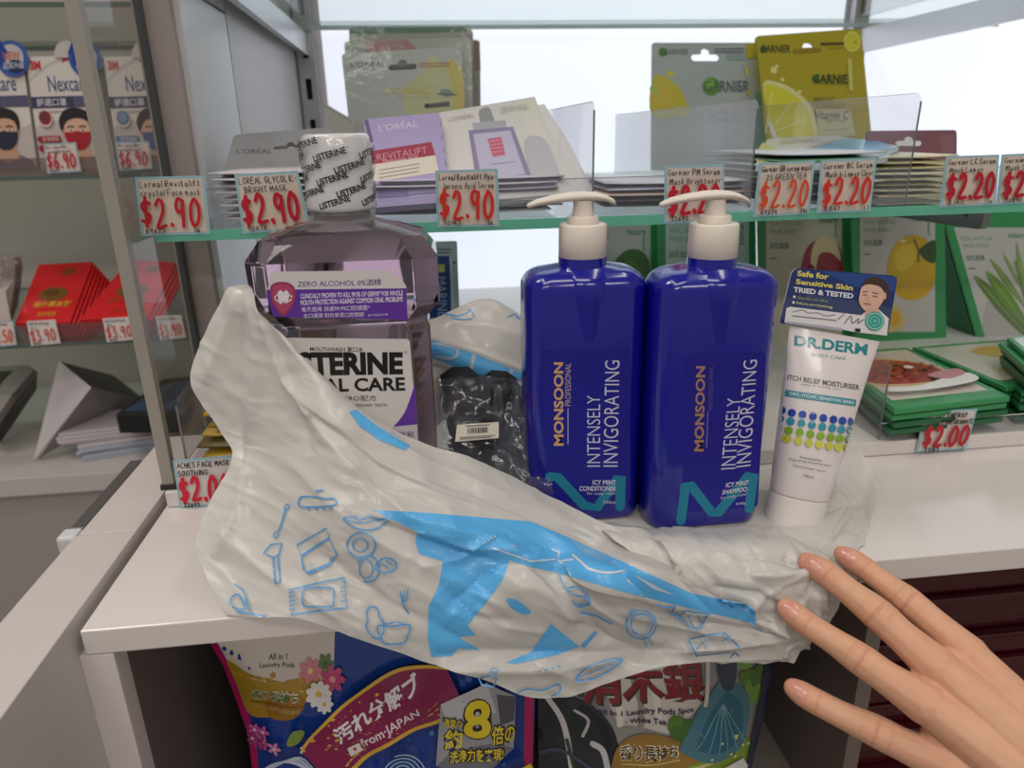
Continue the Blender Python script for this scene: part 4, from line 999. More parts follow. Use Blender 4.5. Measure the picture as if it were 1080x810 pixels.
m.lathe([(.004, .2520), (R-.0025, .2520), (R-.0008, .2512), (R, .2495), (R+.0003, .236), (R+.0008, .218), (R+.0014, .2110), (R+.0006, .2090), (R-.001, .2085)], (LC.x, LC.y), 48, True, True)
m.build('cap', WRAP, mw, smooth=True)
SKIRT = CLEAR('wrap_skirt', (238, 236, 240), haze=.30, hazec=(214, 210, 214), gloss=1.6, bump=1., bscale=900, rough=.15)
m = MB(); m.lathe([(R+.0002, .2086), (.0190, .2055), (.0200, .2030), (.0260, .2006), (.0310, .1992)], (LC.x, LC.y), 48, False, False)
m.build('wrap_skirt', SKIRT, mw, smooth=True, fix=False)
cyl = lambda s, z, l: (LC.x+(R+.0006+.0009*max(0, (.225-z)/.015)+l)*math.sin(s/R), LC.y-(R+.0006+.0009*max(0, (.225-z)/.015)+l)*math.cos(s/R), z)
P = Print(cyl, .0001, .00002, maxlen=.003)
th = math.radians(15)
for r_ in range(-2, 9):
    for c_ in range(-3, 4):
        s0, z0_ = c_*.0243+(r_ % 2)*.0105-.010, .2105+r_*.0066+c_*.0010
        if not (.2095 < z0_ < .2462): continue
        ca, sa, w, h = math.cos(th), math.sin(th), .0178, .0037
        q = [(s0-sa*h, z0_+ca*h), (s0-sa*h+ca*w, z0_+ca*h+sa*w), (s0+ca*w, z0_+sa*w), (s0, z0_)]
        if max(p[1] for p in q) > .2508: continue
        P.text('LISTERINE', 0, 0, 0, 0, (26, 25, 28), q=q, bold=.03)
        P.line([(q[1][0]+.0012+.0005*math.cos(k), q[1][1]-.0004+.0005*math.sin(k)) for k in range(7)], .0002, (60, 58, 60))
P.build('wrap_print', mw, INKG)
# labels
fl = Plane((LC.x, LC.y-.0401, .16), (0, -1, 0))
P = Print(fl.hit, .0001, .00003)
P.poly(round_poly([(285, 286.5), (412, 285), (428.5, 301), (430, 337), (288, 334), (281.5, 312)], [4, 2, 2, 2, 3, 3]), (208, 202, 204))
P.poly([(281, 305.5), (428.5, 304), (430, 337), (288, 334), (281.5, 313)], (92, 44, 152))
P.text('ZERO ALCOHOL 0%酒精', 0, 0, 0, 0, (84, 42, 122), q=[(314, 296), (402, 294), (402, 301), (314, 303)], bold=.008)
P.text('CLINICALLY PROVEN TO KILL 99.9% OF GERMS* FOR WHOLE', 0, 0, 0, 0, (222, 214, 232), q=[(317, 309.5), (425, 306), (425, 311.5), (317, 315)], bold=.02)
P.text('MOUTH PROTECTION AGAINST COMMON ORAL PROBLEMS', 0, 0, 0, 0, (222, 214, 232), q=[(317, 316.5), (425, 312.5), (425, 318), (317, 322)], bold=.02)
P.text('每天使用 消滅99.9%口腔細菌*', 0, 0, 0, 0, (222, 214, 232), q=[(318, 323.5), (390, 321.5), (390, 327), (318, 329)])
P.text('全口護理 對抗常見口腔問題', 0, 0, 0, 0, (222, 214, 232), q=[(320, 330.5), (384, 329), (384, 334), (320, 335.5)])
P.text('#132410', 0, 0, 0, 0, (206, 196, 222), q=[(388, 331), (409, 330.3), (409, 333), (388, 333.7)])
sh = curve([(286, 301), (298, 297), (310, 302), (311, 318), (300, 333), (290, 324), (286, 314)], 5, True)
P.poly(sh, (150, 52, 96)); P.poly([(298.5+(x-298.5)*.84, 314+(y-314)*.84) for x, y in sh], (172, 66, 104))
P.poly(curve([(293, 309), (296, 306), (299, 308), (302, 306), (305, 310), (304, 317), (302, 320), (299, 317), (296, 321), (294, 317)], 5, True), (226, 220, 226)); P.line(ell(299, 314, 9, 4.4, 20, 20, 200), 1.3, (220, 212, 222)); P.line(ell(299, 314, 9, 4.4, 20, 215, 350), 1.3, (220, 212, 222))
P.build('upper_label', mw, INKG)
fl2 = Plane((LC.x, LC.y-.0346, .1), (0, -1, 0))
P = Print(fl2.hit, .0001, .00003)
P.poly(round_poly([(289, 356), (432, 357.5), (441, 470), (296, 470)], [4, 4, 1, 1]), (212, 207, 205))
P.poly(curve([(437.4, 404), (434, 416), (426, 436), (415, 450)], 6)+[(440, 447.5)], (96, 50, 156))
P.poly([(415, 450), (440, 447.5), (441, 470), (400, 470)], (196, 190, 194))
P.text('MOUTHWASH 漱口水', 0, 0, 0, 0, (40, 38, 40), q=[(327, 365), (383, 366), (383, 371.5), (327, 370.5)], bold=.012)
P.text('LISTERINE', 0, 0, 0, 0, (22, 21, 22), q=[(293, 371), (425, 371), (425, 395), (296, 397)], bold=.05)
P.line(ell(428, 371.5, 1.1, 1.1, 8), .5, (40, 40, 40))
P.text('TOTAL CARE', 0, 0, 0, 0, (24, 23, 24), q=[(297, 400), (427, 397.5), (427.5, 412), (298, 414)], bold=.03)
P.text('ZERO配方', 0, 0, 0, 0, (50, 48, 50), q=[(357, 417), (397, 416.5), (397, 422.5), (357, 423)]); P.text('CLEANER FRESHER TEETH', 0, 0, 0, 0, (80, 76, 80), q=[(352, 426), (408, 425.5), (408, 428.5), (352, 429)])
P.text('溫和', 0, 0, 0, 0, (70, 44, 120), q=[(420, 455.5), (436, 454.5), (436.5, 461), (420.5, 462)])
P.build('main_label', mw, INKG)

# ================================================================ two pump bottles
BLUE = MAT('blue_plastic', (12, 14, 138), .2, coat=.6, spec=.5, bump=.04, bscale=40)
PUMP = MAT('pump_ivory', (222, 212, 200), .38)
def rr_ring(cx, cy, a, b, r, z, n=5):
    return [Vector((cx+x, cy+y, z)) for x, y in rrect(-a, -b, a, b, r, n)]
def pump_bottle(label, cx, yf, art, words, mcol, shift=0):
    a_, b_ = .0382, .0225; cy = yf+b_; zb = .0024
    t = thing('pump_bottle', label, 'bottle', (cx, cy, zb), 'blue pump bottles')
    rs = [rr_ring(cx, cy, a_-.005, b_-.005, .010, zb), rr_ring(cx, cy, a_-.0015, b_-.0015, .012, zb+.0008), rr_ring(cx, cy, a_, b_, .0135, zb+.004)]
    rs += [rr_ring(cx, cy, a_+.0002, b_, .0135, zb+.08), rr_ring(cx, cy, a_, b_, .0135, zb+.156)]
    for k in range(1, 7):
        q = math.radians(15*k); rs.append(rr_ring(cx, cy, a_-.013*(1-math.cos(q)), b_-.0085*(1-math.cos(q)), .0135-.003*k/6, zb+.156+.0125*math.sin(q)))
    rs += [rr_ring(cx, cy, .0162, .0135, .0100, zb+.1700)]
    m = MB(); m.rings(rs); m.build('body', BLUE, t, smooth=True, angle=50)
    m = MB(); m.lathe([(.0155, zb+.1695), (.0150, zb+.1715), (.0150, zb+.1750)], (cx, cy), 40); m.build('neck', BLUE, t, angle=40)
    # fluted throat running down the front from the neck
    m = MB(); rs = []
    for k in range(11):
        u = k/10; r = .0150-.0085*u; z = zb+.1695-.044*u; yfr = yf+.0085*(1-math.sqrt(max(0, 1-max(0, min(1, (z-zb-.156)/.0125))**2)))-.0024*(1-u*.9)-.0001
        rs.append([Vector((cx+r*math.sin(p), yfr+.0075*(1-.6*u)*(1-math.cos(p)), z)) for p in np.linspace(-1.5, 1.5, 15)])
    m.rings(rs, False, False, closed=False); m.build('throat', BLUE, t, smooth=True, fix=False)
    zt_ = zb+.1725
    m = MB(); m.lathe([(.0140, zt_), (.0149, zt_+.0006), (.0146, zt_+.0215), (.0138, zt_+.0225), (.0095, zt_+.0226)], (cx, cy), 96, ripple=-.022); m.build('collar', PUMP, t, angle=60)
    m = MB(); m.lathe([(.0098, zt_+.0227), (.0098, zt_+.0262), (.0092, zt_+.0270), (.0066, zt_+.0271), (.0062, zt_+.0300), (.0058, zt_+.0345), (.0060, zt_+.0362)], (cx, cy), 40); m.build('stem', PUMP, t, angle=40)
    # curved pump head
    rs = []
    pr = [(-.0345, .0345, .0006, .0012), (-.0335, .0352, .0022, .0026), (-.028, .0374, .0042, .0034), (-.018, .0394, .0058, .0040), (-.008, .0406, .0068, .0044), (.000, .0409, .0070, .0046), (.008, .0403, .0066, .0040), (.014, .0386, .0060, .0032), (.0185, .0362, .0055, .0028), (.0192, .0350, .0050, .0022)]
    for x, z, w, h in pr: rs.append([Vector((cx+x, cy+w*math.cos(p), zt_+z-h*.5+h*.62*math.sin(p))) for p in np.linspace(0, 2*math.pi, 14, endpoint=False)])
    m = MB(); m.rings(rs); m.build('pump_head', PUMP, t, smooth=True)
    f = Plane((cx, yf, .1), (0, -1, 0))
    P = Print(f.hit, .00012, .00003)
    art(P); P.build('front_print', t, INK)
    return t
WT, GOLD, TEAL = (196, 196, 220), (204, 160, 112), (24, 122, 150)
def art1(P):
    P.poly(round_poly([(572, 370), (664, 369), (665, 528), (577, 530)], 5), (18, 17, 132))
    P.line([(580, 503), (588, 503), (616, 533), (630, 535), (652, 504), (655, 503), (654, 534)], 10, TEAL)
    P.text('MONSOON', 0, 0, 0, 0, GOLD, q=[(584, 470), (584, 382), (594, 382), (594.5, 470)], bold=.03)
    P.text('PROFESSIONAL', 0, 0, 0, 0, (180, 160, 150), q=[(596, 428), (596, 383), (602, 383), (602, 428)]); P.line([(599, 431), (599, 468)], 1.2, (150, 150, 190))
    P.text('INTENSELY', 0, 0, 0, 0, WT, q=[(619, 492), (619, 417), (633, 417), (633, 492)], bold=-.008)
    P.text('INVIGORATING', 0, 0, 0, 0, WT, q=[(636, 492), (638, 380), (653.5, 380), (651.5, 492)], bold=-.005)
    P.text('ICY MINT', 625, 506, 649.5, 511, (206, 204, 222), bold=.02); P.text('CONDITIONER', 611, 512.5, 649.5, 517.5, (206, 204, 222), bold=.02); P.text('for scalp relief', 619, 518.5, 649, 522.5, (190, 190, 210)); P.text('500ml', 636, 527.5, 649, 531, (190, 190, 210))
def art2(P):
    P.poly(round_poly([(724, 374), (808, 372), (799, 535), (719, 541)], 5), (20, 16, 132))
    P.line([(718, 549), (723, 511), (728, 511), (751, 541), (757, 541), (790, 501), (795, 500), (790, 536)], 10, TEAL)
    P.text('MONSOON', 0, 0, 0, 0, (160, 120, 96), q=[(732, 476), (734, 386), (744, 386), (742, 476)], bold=.03)
    P.text('PROFESSIONAL', 0, 0, 0, 0, (90, 80, 120), q=[(747, 432), (747.5, 386), (752, 386), (751.5, 432)]); P.line([(746.5, 434), (745, 472)], 1., (110, 110, 170))
    P.text('INTENSELY', 0, 0, 0, 0, WT, q=[(760, 495), (767, 420), (781, 419), (775.5, 494)], bold=-.008)
    P.text('INVIGORATING', 0, 0, 0, 0, WT, q=[(776, 493), (784, 380), (798.5, 379), (791.5, 491)], bold=-.005)
    P.text('ICY MINT', 0, 0, 0, 0, (206, 204, 222), q=[(766, 509), (790, 506), (789, 511), (765, 514)], bold=.02); P.text('SHAMPOO', 0, 0, 0, 0, (206, 204, 222), q=[(762, 516.5), (788.5, 513), (787.5, 518), (761, 521.5)], bold=.02)
    P.text('for scalp relief', 0, 0, 0, 0, (190, 190, 210), q=[(760, 523.5), (787.5, 519), (787, 523), (759.5, 527.5)]); P.text('500g', 0, 0, 0, 0, (190, 190, 210), q=[(776, 530), (786.5, 528.5), (786, 532), (775.5, 533.5)])
pump_bottle('blue conditioner pump bottle with gold and white lettering, the left of the two', .0945, .4125, art1, None, TEAL)
pump_bottle('blue shampoo pump bottle next to the white tube, the right of the two', .1705, .3935, art2, None, TEAL)

# ================================================================ the tube with its header card
TP = at(841, 548, Z=.0055); TP.y += .012; TP = at(837, 546, Y=TP.y)
T1 = at(880.5, 352, Y=.425)
tax = (T1-TP); tl = tax.length; tax.normalize()
tr_ = Vector((1, -.06, 0)); tr_ = (tr_-tax*tr_.dot(tax)).normalized(); tn = tr_.cross(tax).normalized()
if tn.y > 0: tn = -tn
tube = thing('cream_tube', 'white moisturiser tube with coloured dots, standing on its cap in the bag', 'tube', TP)
def hw(v): return .0192+(.0312-.0192)*min(1, max(0, (v-.1)/.9))
def ht(v): return .0165 if v < .2 else .0165*(1-((v-.2)/.8)**1.6)+.0012
def tring(v, s=1., n=28):
    c = TP+tax*tl*v; return [c+tr_*hw(v)*s*math.cos(p)-tn*ht(v)*s*math.sin(p)*1.0 for p in np.linspace(0, 2*math.pi, n, endpoint=False)]
TUBEW = MAT('tube_white', (222, 214, 214), .28, coat=.3)
m = MB(); m.rings([tring(-.035, .93), tring(-.028, .99), tring(.0, 1.0), tring(.125, 1.0), tring(.128, .97)]); m.build('cap', MAT('cap_white', (224, 218, 214), .35), tube, angle=40)
m = MB(); m.rings([tring(.132, .985), tring(.137, 1.)]+[tring(v) for v in np.linspace(.18, 1., 16)]); m.build('body', TUBEW, tube, angle=50)
def tsurf(px, py, l):
    h = Plane(TP, tn).hit(px, py); d = h-TP
    v = d.dot(tax)/tl; u = max(-.985, min(.985, d.dot(tr_)/hw(v)))
    for _ in range(3):      # bring the sight line on to the bulged front
        off = ht(v)*math.sqrt(1-u*u)
        h = Plane(TP+tn*off, tn).hit(px, py); d = h-TP; v = d.dot(tax)/tl; u = max(-.985, min(.985, d.dot(tr_)/hw(v)))
    return TP+tax*tl*v+tr_*hw(v)*u+tn*(ht(v)*math.sqrt(1-u*u)+l)
P = Print(tsurf, .00015, .00004, maxlen=6)
P.text('DR.DERM', 0, 0, 0, 0, (38, 132, 140), q=[(838, 353.5), (915.5, 363), (914, 375), (837.5, 364.5)], bold=.035)
P.text('BODY CARE', 0, 0, 0, 0, (90, 150, 158), q=[(856, 372), (892, 376.5), (891.5, 380), (855.5, 375.5)])
P.text('ITCH RELIEF MOISTURISER', 0, 0, 0, 0, (58, 56, 60), q=[(831, 395), (906.5, 406), (906, 411.5), (830.5, 400.5)], bold=.01); P.text('deep & lasting care', 0, 0, 0, 0, (160, 160, 164), q=[(845, 403.5), (887, 409.5), (886.5, 412), (844.5, 406.5)])
P.poly([(829, 411), (903, 421.5), (902, 428.5), (828, 418)], (64, 142, 158)); P.text('DRY, ITCHY, SENSITIVE SKIN', 0, 0, 0, 0, (212, 226, 228), q=[(833, 413.3), (900, 423), (899.5, 426.8), (832.5, 417)], bold=.02)
for r_, (y0_, col) in enumerate((((433, 0), (34, 72, 168)), ((442, -1.3), (56, 146, 172)), ((451.5, -3.2), (136, 176, 48)), ((460.5, -5), (204, 204, 72)))):
    for k, (dx, dy) in enumerate(((0, 0), (9.8, 2.4), (21, 4.3), (32.2, 6), (43.2, 7.8), (54, 9.3), (63.7, 10.6), (72, 11.4))):
        P.poly(ell(825.5+dx*.985+y0_[1], y0_[0]+dy, 4.1 if k < 7 else 2.6, 4.3, 16), tuple(int(c*(.96 if k % 2 else 1)) for c in col))
for s, x0, y0_, x1, y1 in (('Formulated for', 843, 480, 866, 484), ('long-lasting smooth & clean', 832, 482.5, 875, 489.5), ('Dermatologist tested', 836, 489, 869, 495.5), ('130ml', 846, 499, 857, 501.5)):
    h = 2.6; P.text(s, 0, 0, 0, 0, (96, 94, 98), q=[(x0, y0_), (x1, y1), (x1-.2, y1+h), (x0-.2, y0_+h)], bold=.01)
P.build('tube_print', tube, INKG)
cp = Plane(T1+tn*.0032, tn)
card = round_poly([(836, 282.5), (947, 291), (936, 354.5), (822, 341)], [8, 7, 3, 3])
MB().slab([cp.hit(*p) for p in card], -tn*.0012).build('header_card', MAT('card_edge', (206, 206, 210), .4), tube)
P = Print(cp.hit, .0001, .00004)
P.poly(card, (26, 44, 104)); P.poly([(866, 286), (946, 292), (943, 308), (900, 302)], (36, 66, 132)); P.poly([(826, 322), (831, 307), (900, 317), (941, 325), (938, 342), (824, 336)], (52, 66, 104)); P.poly([(829, 313), (836, 297), (850, 300), (850, 316)], (30, 48, 104))
YLW = (214, 206, 96)
P.text('Safe for', 0, 0, 0, 0, YLW, q=[(841, 285), (874, 288.7), (873.5, 295), (840.5, 291)], bold=.03); P.text('Sensitive Skin', 0, 0, 0, 0, YLW, q=[(839.5, 294), (899.5, 301), (899, 306.5), (839, 299.5)], bold=.03)
P.text('TRIED & TESTED', 0, 0, 0, 0, (216, 216, 224), q=[(837, 302.5), (900, 309.5), (899.5, 315), (836.5, 308)], bold=.035)
for x, y in ((837.5, 313), (836.5, 319)): P.poly(ell(x, y, 1.4, 1.4, 8), (226, 226, 220))
P.text('Gentle on skin', 0, 0, 0, 0, (160, 166, 120), q=[(841, 312), (873, 316), (872.5, 319), (840.5, 315)]); P.text('Non-irritating', 0, 0, 0, 0, (206, 206, 140), q=[(840, 318), (878, 322.5), (877.5, 326), (839.5, 321.5)], bold=.01)
P.poly([(829, 325), (833, 323.5), (908, 332.5), (914, 327), (926, 326), (937, 336), (935, 354), (900, 350), (888, 347.5), (827, 340)], (220, 216, 218))
P.poly([(829, 338.5), (888, 346), (888, 349), (828, 341)], (168, 168, 178))
P.line(curve([(836, 329), (846, 327), (852, 330), (862, 330), (870, 333), (880, 332)], 4), .8, (80, 78, 84)); P.line([(835, 333), (881, 338)], 1.0, (96, 94, 100)); P.line([(883, 337), (890, 331)], .7, (70, 70, 76)); P.line(curve([(890, 341), (897, 333), (898, 341), (905, 336), (904, 341), (910, 337)], 4), .9, (64, 62, 68))
P.poly(curve([(908, 306), (912, 296), (921, 292), (932, 296), (937, 305), (934, 316), (929, 321), (912, 318)], 5, True), (64, 44, 36)); P.poly(ell(932, 312, 2, 4, 10), (206, 160, 140))
P.poly(curve([(906, 310), (908, 303), (915, 300), (926, 302), (931, 308), (930, 318), (922, 328), (914, 329), (908, 324), (905, 317)], 5, True), (212, 170, 152))
P.poly([(912, 326), (925, 324), (928, 332), (912, 334)], (206, 162, 144)); P.line([(909, 308), (914, 307.5)], .9, (60, 42, 36)); P.line([(919, 308.5), (925, 310)], .9, (60, 42, 36)); P.line([(909.5, 311), (913.5, 311)], .8, (40, 30, 28)); P.line([(919.5, 312), (924, 313)], .8, (40, 30, 28)); P.line([(914.5, 313), (913, 317), (915.5, 318)], .6, (170, 124, 108)); P.line([(910, 320), (917, 321)], 1.1, (150, 84, 82))
P.poly(ell(921.5, 338.5, 10, 10, 24), (52, 156, 142)); P.ring(921.5, 338.5, 8.6, .6, (196, 222, 214)); P.ring(921.5, 338.5, 5, .6, (150, 204, 192)); P.poly(ell(921.5, 338.5, 2, 2, 8), (110, 186, 172))
P.poly([(901, 346), (906.5, 346.6), (906, 350.2), (900.5, 349.6)], (28, 28, 30))
P.build('card_print', tube, INKG)

# ================================================================ black clothing in clear wrap
gb = thing('wrapped_garment', 'black folded garment in clear wrap with a barcode sticker, behind the bag rim', 'garment', at(515, 500, Y=.45))
rnd = random.Random(11)
BLK = MAT('black_cloth', (24, 25, 30), .75, bump=.3, bscale=220)
def fold(pts0, pts1, r, name='fold'):
    """A soft roll of cloth between two px/Y points."""
    P0, P1 = at(pts0[0], pts0[1], Y=pts0[2]), at(pts1[0], pts1[1], Y=pts1[2])
    pts = [P0.lerp(P1, k/7)+Vector((0, rnd.uniform(-.001, .001), .0025*math.sin(k*1.3))) for k in range(8)]
    rr = [r*(.55 if k in (0, 7) else 1+.15*math.sin(k*2.1+r*900)) for k in range(8)]
    MB().tube(pts, rr, 12).build(name, BLK, gb, smooth=True)
for k, (p0, p1, r) in enumerate((((466, 404, .482), (545, 410, .478), .011), ((466, 426, .472), (550, 430, .474), .012), ((472, 450, .464), (552, 455, .466), .012), ((474, 475, .456), (555, 480, .456), .012), ((478, 500, .450), (556, 510, .449), .011), ((500, 470, .452), (540, 405, .466), .010), ((545, 500, .448), (560, 420, .46), .010))):
    fold(p0, p1, r)
FILM2 = CLEAR('garment_film', (232, 234, 240), haze=.13, hazec=(190, 195, 210), gloss=1.3, bump=.6, bscale=40, rough=.06)
blob_sheet('wrap', gb, FILM2, [at(463, 398, Y=.466), at(556, 398, Y=.462), at(584, 522, Y=.405), at(470, 505, Y=.424)], 18, 20, .004, 8, .006)
blob_sheet('wrap_fold', gb, FILM2, [at(520, 404, Y=.455), at(548, 404, Y=.455), at(566, 518, Y=.418), at(522, 508, Y=.421)], 10, 18, .006, 18, .004)
spl = Plane(at(503, 455, Y=.432), (-.05, -1, .5))
MB().slab([spl.hit(*p) for p in ((482, 448), (526, 445), (526, 462), (480, 466))], -Vector(spl.n)*.0003).build('sticker', MAT('sticker_cream', (206, 200, 186), .6), gb)
P = Print(spl.hit, .00015, .00003)
r3 = random.Random(4); x = 493
P.line([(492, 449.6), (516, 448)], 1.1, (90, 88, 84))
while x < 515:
    w = r3.choice([.5, .8, 1.1]); P.poly([(x, 451.5-(x-493)*.06), (x+w, 451.5-(x-493)*.06), (x+w, 457.5-(x-493)*.06), (x, 457.5-(x-493)*.06)], (40, 38, 40)); x += w+r3.choice([.5, .7, 1.0])
P.line([(485, 461.5), (522, 459)], .8, (110, 106, 100)); P.line([(485, 463.3), (518, 461)], .8, (110, 106, 100))
P.build('barcode', gb, INKP)

# ================================================================ the plastic carrier bag
def vnoise(x, y, seed, per=64):
    r = np.random.RandomState(seed).rand(per, per)
    xi, yi = np.floor(x).astype(int), np.floor(y).astype(int); fx, fy = x-xi, y-yi
    fx, fy = fx*fx*(3-2*fx), fy*fy*(3-2*fy)
    g = lambda a, b: r[a % per, b % per]
    return (g(xi, yi)*(1-fx)+g(xi+1, yi)*fx)*(1-fy)+(g(xi, yi+1)*(1-fx)+g(xi+1, yi+1)*fx)*fy
def cr1(G, n, axis):
    """Catmull-Rom resample of a control grid along one axis."""
    G = np.moveaxis(np.array(G, float), axis, 0); m = len(G); out = []
    for i in range(n+1):
        t = i/n*(m-1); k = min(int(t), m-2); f = t-k
        a, b, c, d = G[max(k-1, 0)], G[k], G[k+1], G[min(k+2, m-1)]
        out.append(.5*((2*b)+(-a+c)*f+(2*a-5*b+4*c-d)*f*f+(-a+3*b-3*c+d)*f**3))
    return np.moveaxis(np.array(out), 0, axis)
def seg_dist(px, py, pts):
    """Signed distance (left of the line positive) and place along the line of every grid point."""
    best = np.full(px.shape, 1e9); sg = np.zeros(px.shape); al = np.zeros(px.shape); n = len(pts)-1
    for i in range(n):
        a, b = np.array(pts[i], float), np.array(pts[i+1], float); d = b-a; L2 = d@d
        t = np.clip(((px-a[0])*d[0]+(py-a[1])*d[1])/L2, 0, 1)
        dx, dy = px-(a[0]+t*d[0]), py-(a[1]+t*d[1]); r = np.hypot(dx, dy); m = r < best
        best = np.where(m, r, best); sg = np.where(m, d[0]*dy-d[1]*dx, sg); al = np.where(m, (i+t)/n, al)
    return best, np.sign(sg), al
def sheet(name, grid, nu, nv, creases, noise, parent, mat, seed=1, steps=(), keep=None):
    """grid[row][col] = (px, py, Y): control points of a film of plastic; creases = (points, height, width px)."""
    C3 = [[list(at(p[0], p[1], Y=p[2]))+[p[0], p[1]] for p in row] for row in grid]
    G = cr1(cr1(C3, nv, 0), nu, 1)
    X, px, py = G[..., :3], G[..., 3], G[..., 4]
    du, dv = np.gradient(X, axis=1), np.gradient(X, axis=0)
    N = np.cross(du, dv); N /= np.linalg.norm(N, axis=2, keepdims=True)+1e-12
    to = CAM-X; N *= np.sign((N*to).sum(2, keepdims=True)); h = np.zeros(px.shape)
    for pts, amp, w in creases:
        d, sg, al = seg_dist(px, py, pts)
        h += amp*np.exp(-np.abs(d/w)**1.3)*np.sqrt(np.clip(np.minimum(al, 1-al)*6, 0, 1))
    for pts, amp, w in steps:       # a fold lying over: raised on one side, dropping sharply at the line
        d, sg, al = seg_dist(px, py, pts)
        s = d*sg; end = np.clip(np.minimum(al, 1-al)*5, 0, 1)
        h += amp*np.where(s < 0, np.exp(-(d/w)**2), np.exp(-(d/3.0)**2))*end
    for amp, sc, ang, st in noise:
        c, s_ = math.cos(math.radians(ang)), math.sin(math.radians(ang)); seed += 1
        a, b = (px*c+py*s_)/sc/st, (-px*s_+py*c)/sc
        wob = vnoise(px/90, py/90, seed+50)*2.2
        n = vnoise(a+wob, b+wob, seed)*.65+vnoise(a*2+wob, b*2.1, seed+20)*.35
        h += amp*(1-np.abs(2*n-1)*1.8)
    X = X+N*h[..., None]
    if keep: X = keep(X)
    k = nu+1; vs = X.reshape(-1, 3); 
    fs = [(j*k+i, j*k+i+1, (j+1)*k+i+1, (j+1)*k+i) for j in range(nv) for i in range(nu)]
    return raw(name, vs.tolist(), fs, mat, parent, smooth=True)
def above(X):       # the film lies on the counter top and hangs over its front edge, never through it
    y, z = X[..., 1].copy(), X[..., 2].copy()
    bad = (z < .0007) & (y > .3412)
    over = bad & ((y-.3412) < (.0007-z)*1.0+.004)
    X[..., 1] = np.where(over, .3412-.0004*np.sin(X[..., 0]*300), y)
    X[..., 2] = np.where(bad & ~over, .0007+.0004*np.abs(np.sin(X[..., 0]*260+y*180)), z)
    under = (X[..., 1] > .392) & (X[..., 2] < .006) & (X[..., 0] < .235)
    X[..., 2] = np.where(under, np.minimum(X[..., 2], .0018), X[..., 2])
    return X
BAG = MAT('bag_film', (222, 219, 214), .33, coat=.25, translucent=.30, bump=.12, bscale=120)
BAGP = MAT('bag_ink', (200, 200, 200), .35, coat=.2, attr=True, bump=.12, bscale=120)
bag = thing('carrier_bag', 'crumpled white plastic carrier bag with blue print holding the bottles and the tube', 'bag', (.05, .40, .0006))
rows = [
 [(243, 303), (264, 302), (281, 333), (313, 372), (352, 410), (399, 447), (450, 470), (500, 485), (545, 507), (592, 531), (640, 553), (684, 560), (715, 602), (760, 630), (798, 645)],
 [(214, 358), (256, 358), (300, 372), (338, 405), (378, 438), (422, 470), (466, 492), (514, 505), (560, 524), (606, 546), (652, 564), (694, 575), (724, 612), (768, 637), (806, 650)],
 [(202, 405), (252, 408), (305, 420), (350, 440), (392, 468), (436, 492), (478, 512), (525, 523), (572, 540), (618, 560), (662, 578), (702, 592), (734, 625), (778, 645), (815, 655)],
 [(231, 452), (270, 458), (315, 465), (358, 475), (400, 498), (445, 515), (488, 532), (533, 545), (580, 560), (626, 580), (670, 597), (709, 612), (744, 640), (788, 655), (823, 661)],
 [(245, 484), (285, 490), (320, 500), (362, 512), (405, 530), (450, 545), (495, 560), (540, 575), (588, 590), (632, 608), (676, 622), (715, 634), (753, 655), (798, 665), (831, 667)],
 [(222, 530), (268, 540), (318, 545), (360, 555), (404, 570), (450, 585), (497, 600), (545, 615), (592, 630), (636, 645), (680, 652), (720, 658), (762, 670), (808, 675), (840, 672)],
 [(207, 578), (258, 592), (312, 598), (356, 608), (402, 622), (450, 637), (500, 652), (550, 667), (596, 677), (640, 682), (684, 681), (726, 681), (772, 684), (818, 685), (846, 676)],
 [(238, 648), (268, 651), (312, 652), (352, 663), (400, 681), (448, 697), (505, 713), (556, 735), (600, 734), (645, 719), (690, 705), (735, 699), (785, 696), (830, 694), (852, 680)]]
y0 = [.424, .416, .408, .402, .400, .398, .400, .402, .402, .398, .384, .364, .338, .332, .3295]
y7 = [.352, .349, .342, .336, .333, .331, .330, .329, .329, .329, .329, .3285, .328, .328, .3285]
pw_ = [.55, .6, .7, .75, .8, .8, .8, .8, .8, .8, .8, .9, 1, 1, 1]
grid = []
for r_, row in enumerate(rows):
    g = []
    for c_, p in enumerate(row):
        Y = y0[c_]+(y7[c_]-y0[c_])*(r_/7)**(1/pw_[c_] if c_ < 3 else 1)
        if c_ == 0 and 2 < r_ < 7: Y = min(Y, at(p[0], p[1], Z=.006).y)
        if c_ > 1 and at(p[0], p[1], Y=Y).z < .004: Y = min(Y, .3365)
        if c_ <= 1 and r_ == 7: Y = at(p[0], p[1], Z=.0014).y
        g.append((p[0], p[1], Y))
    grid.append(g)
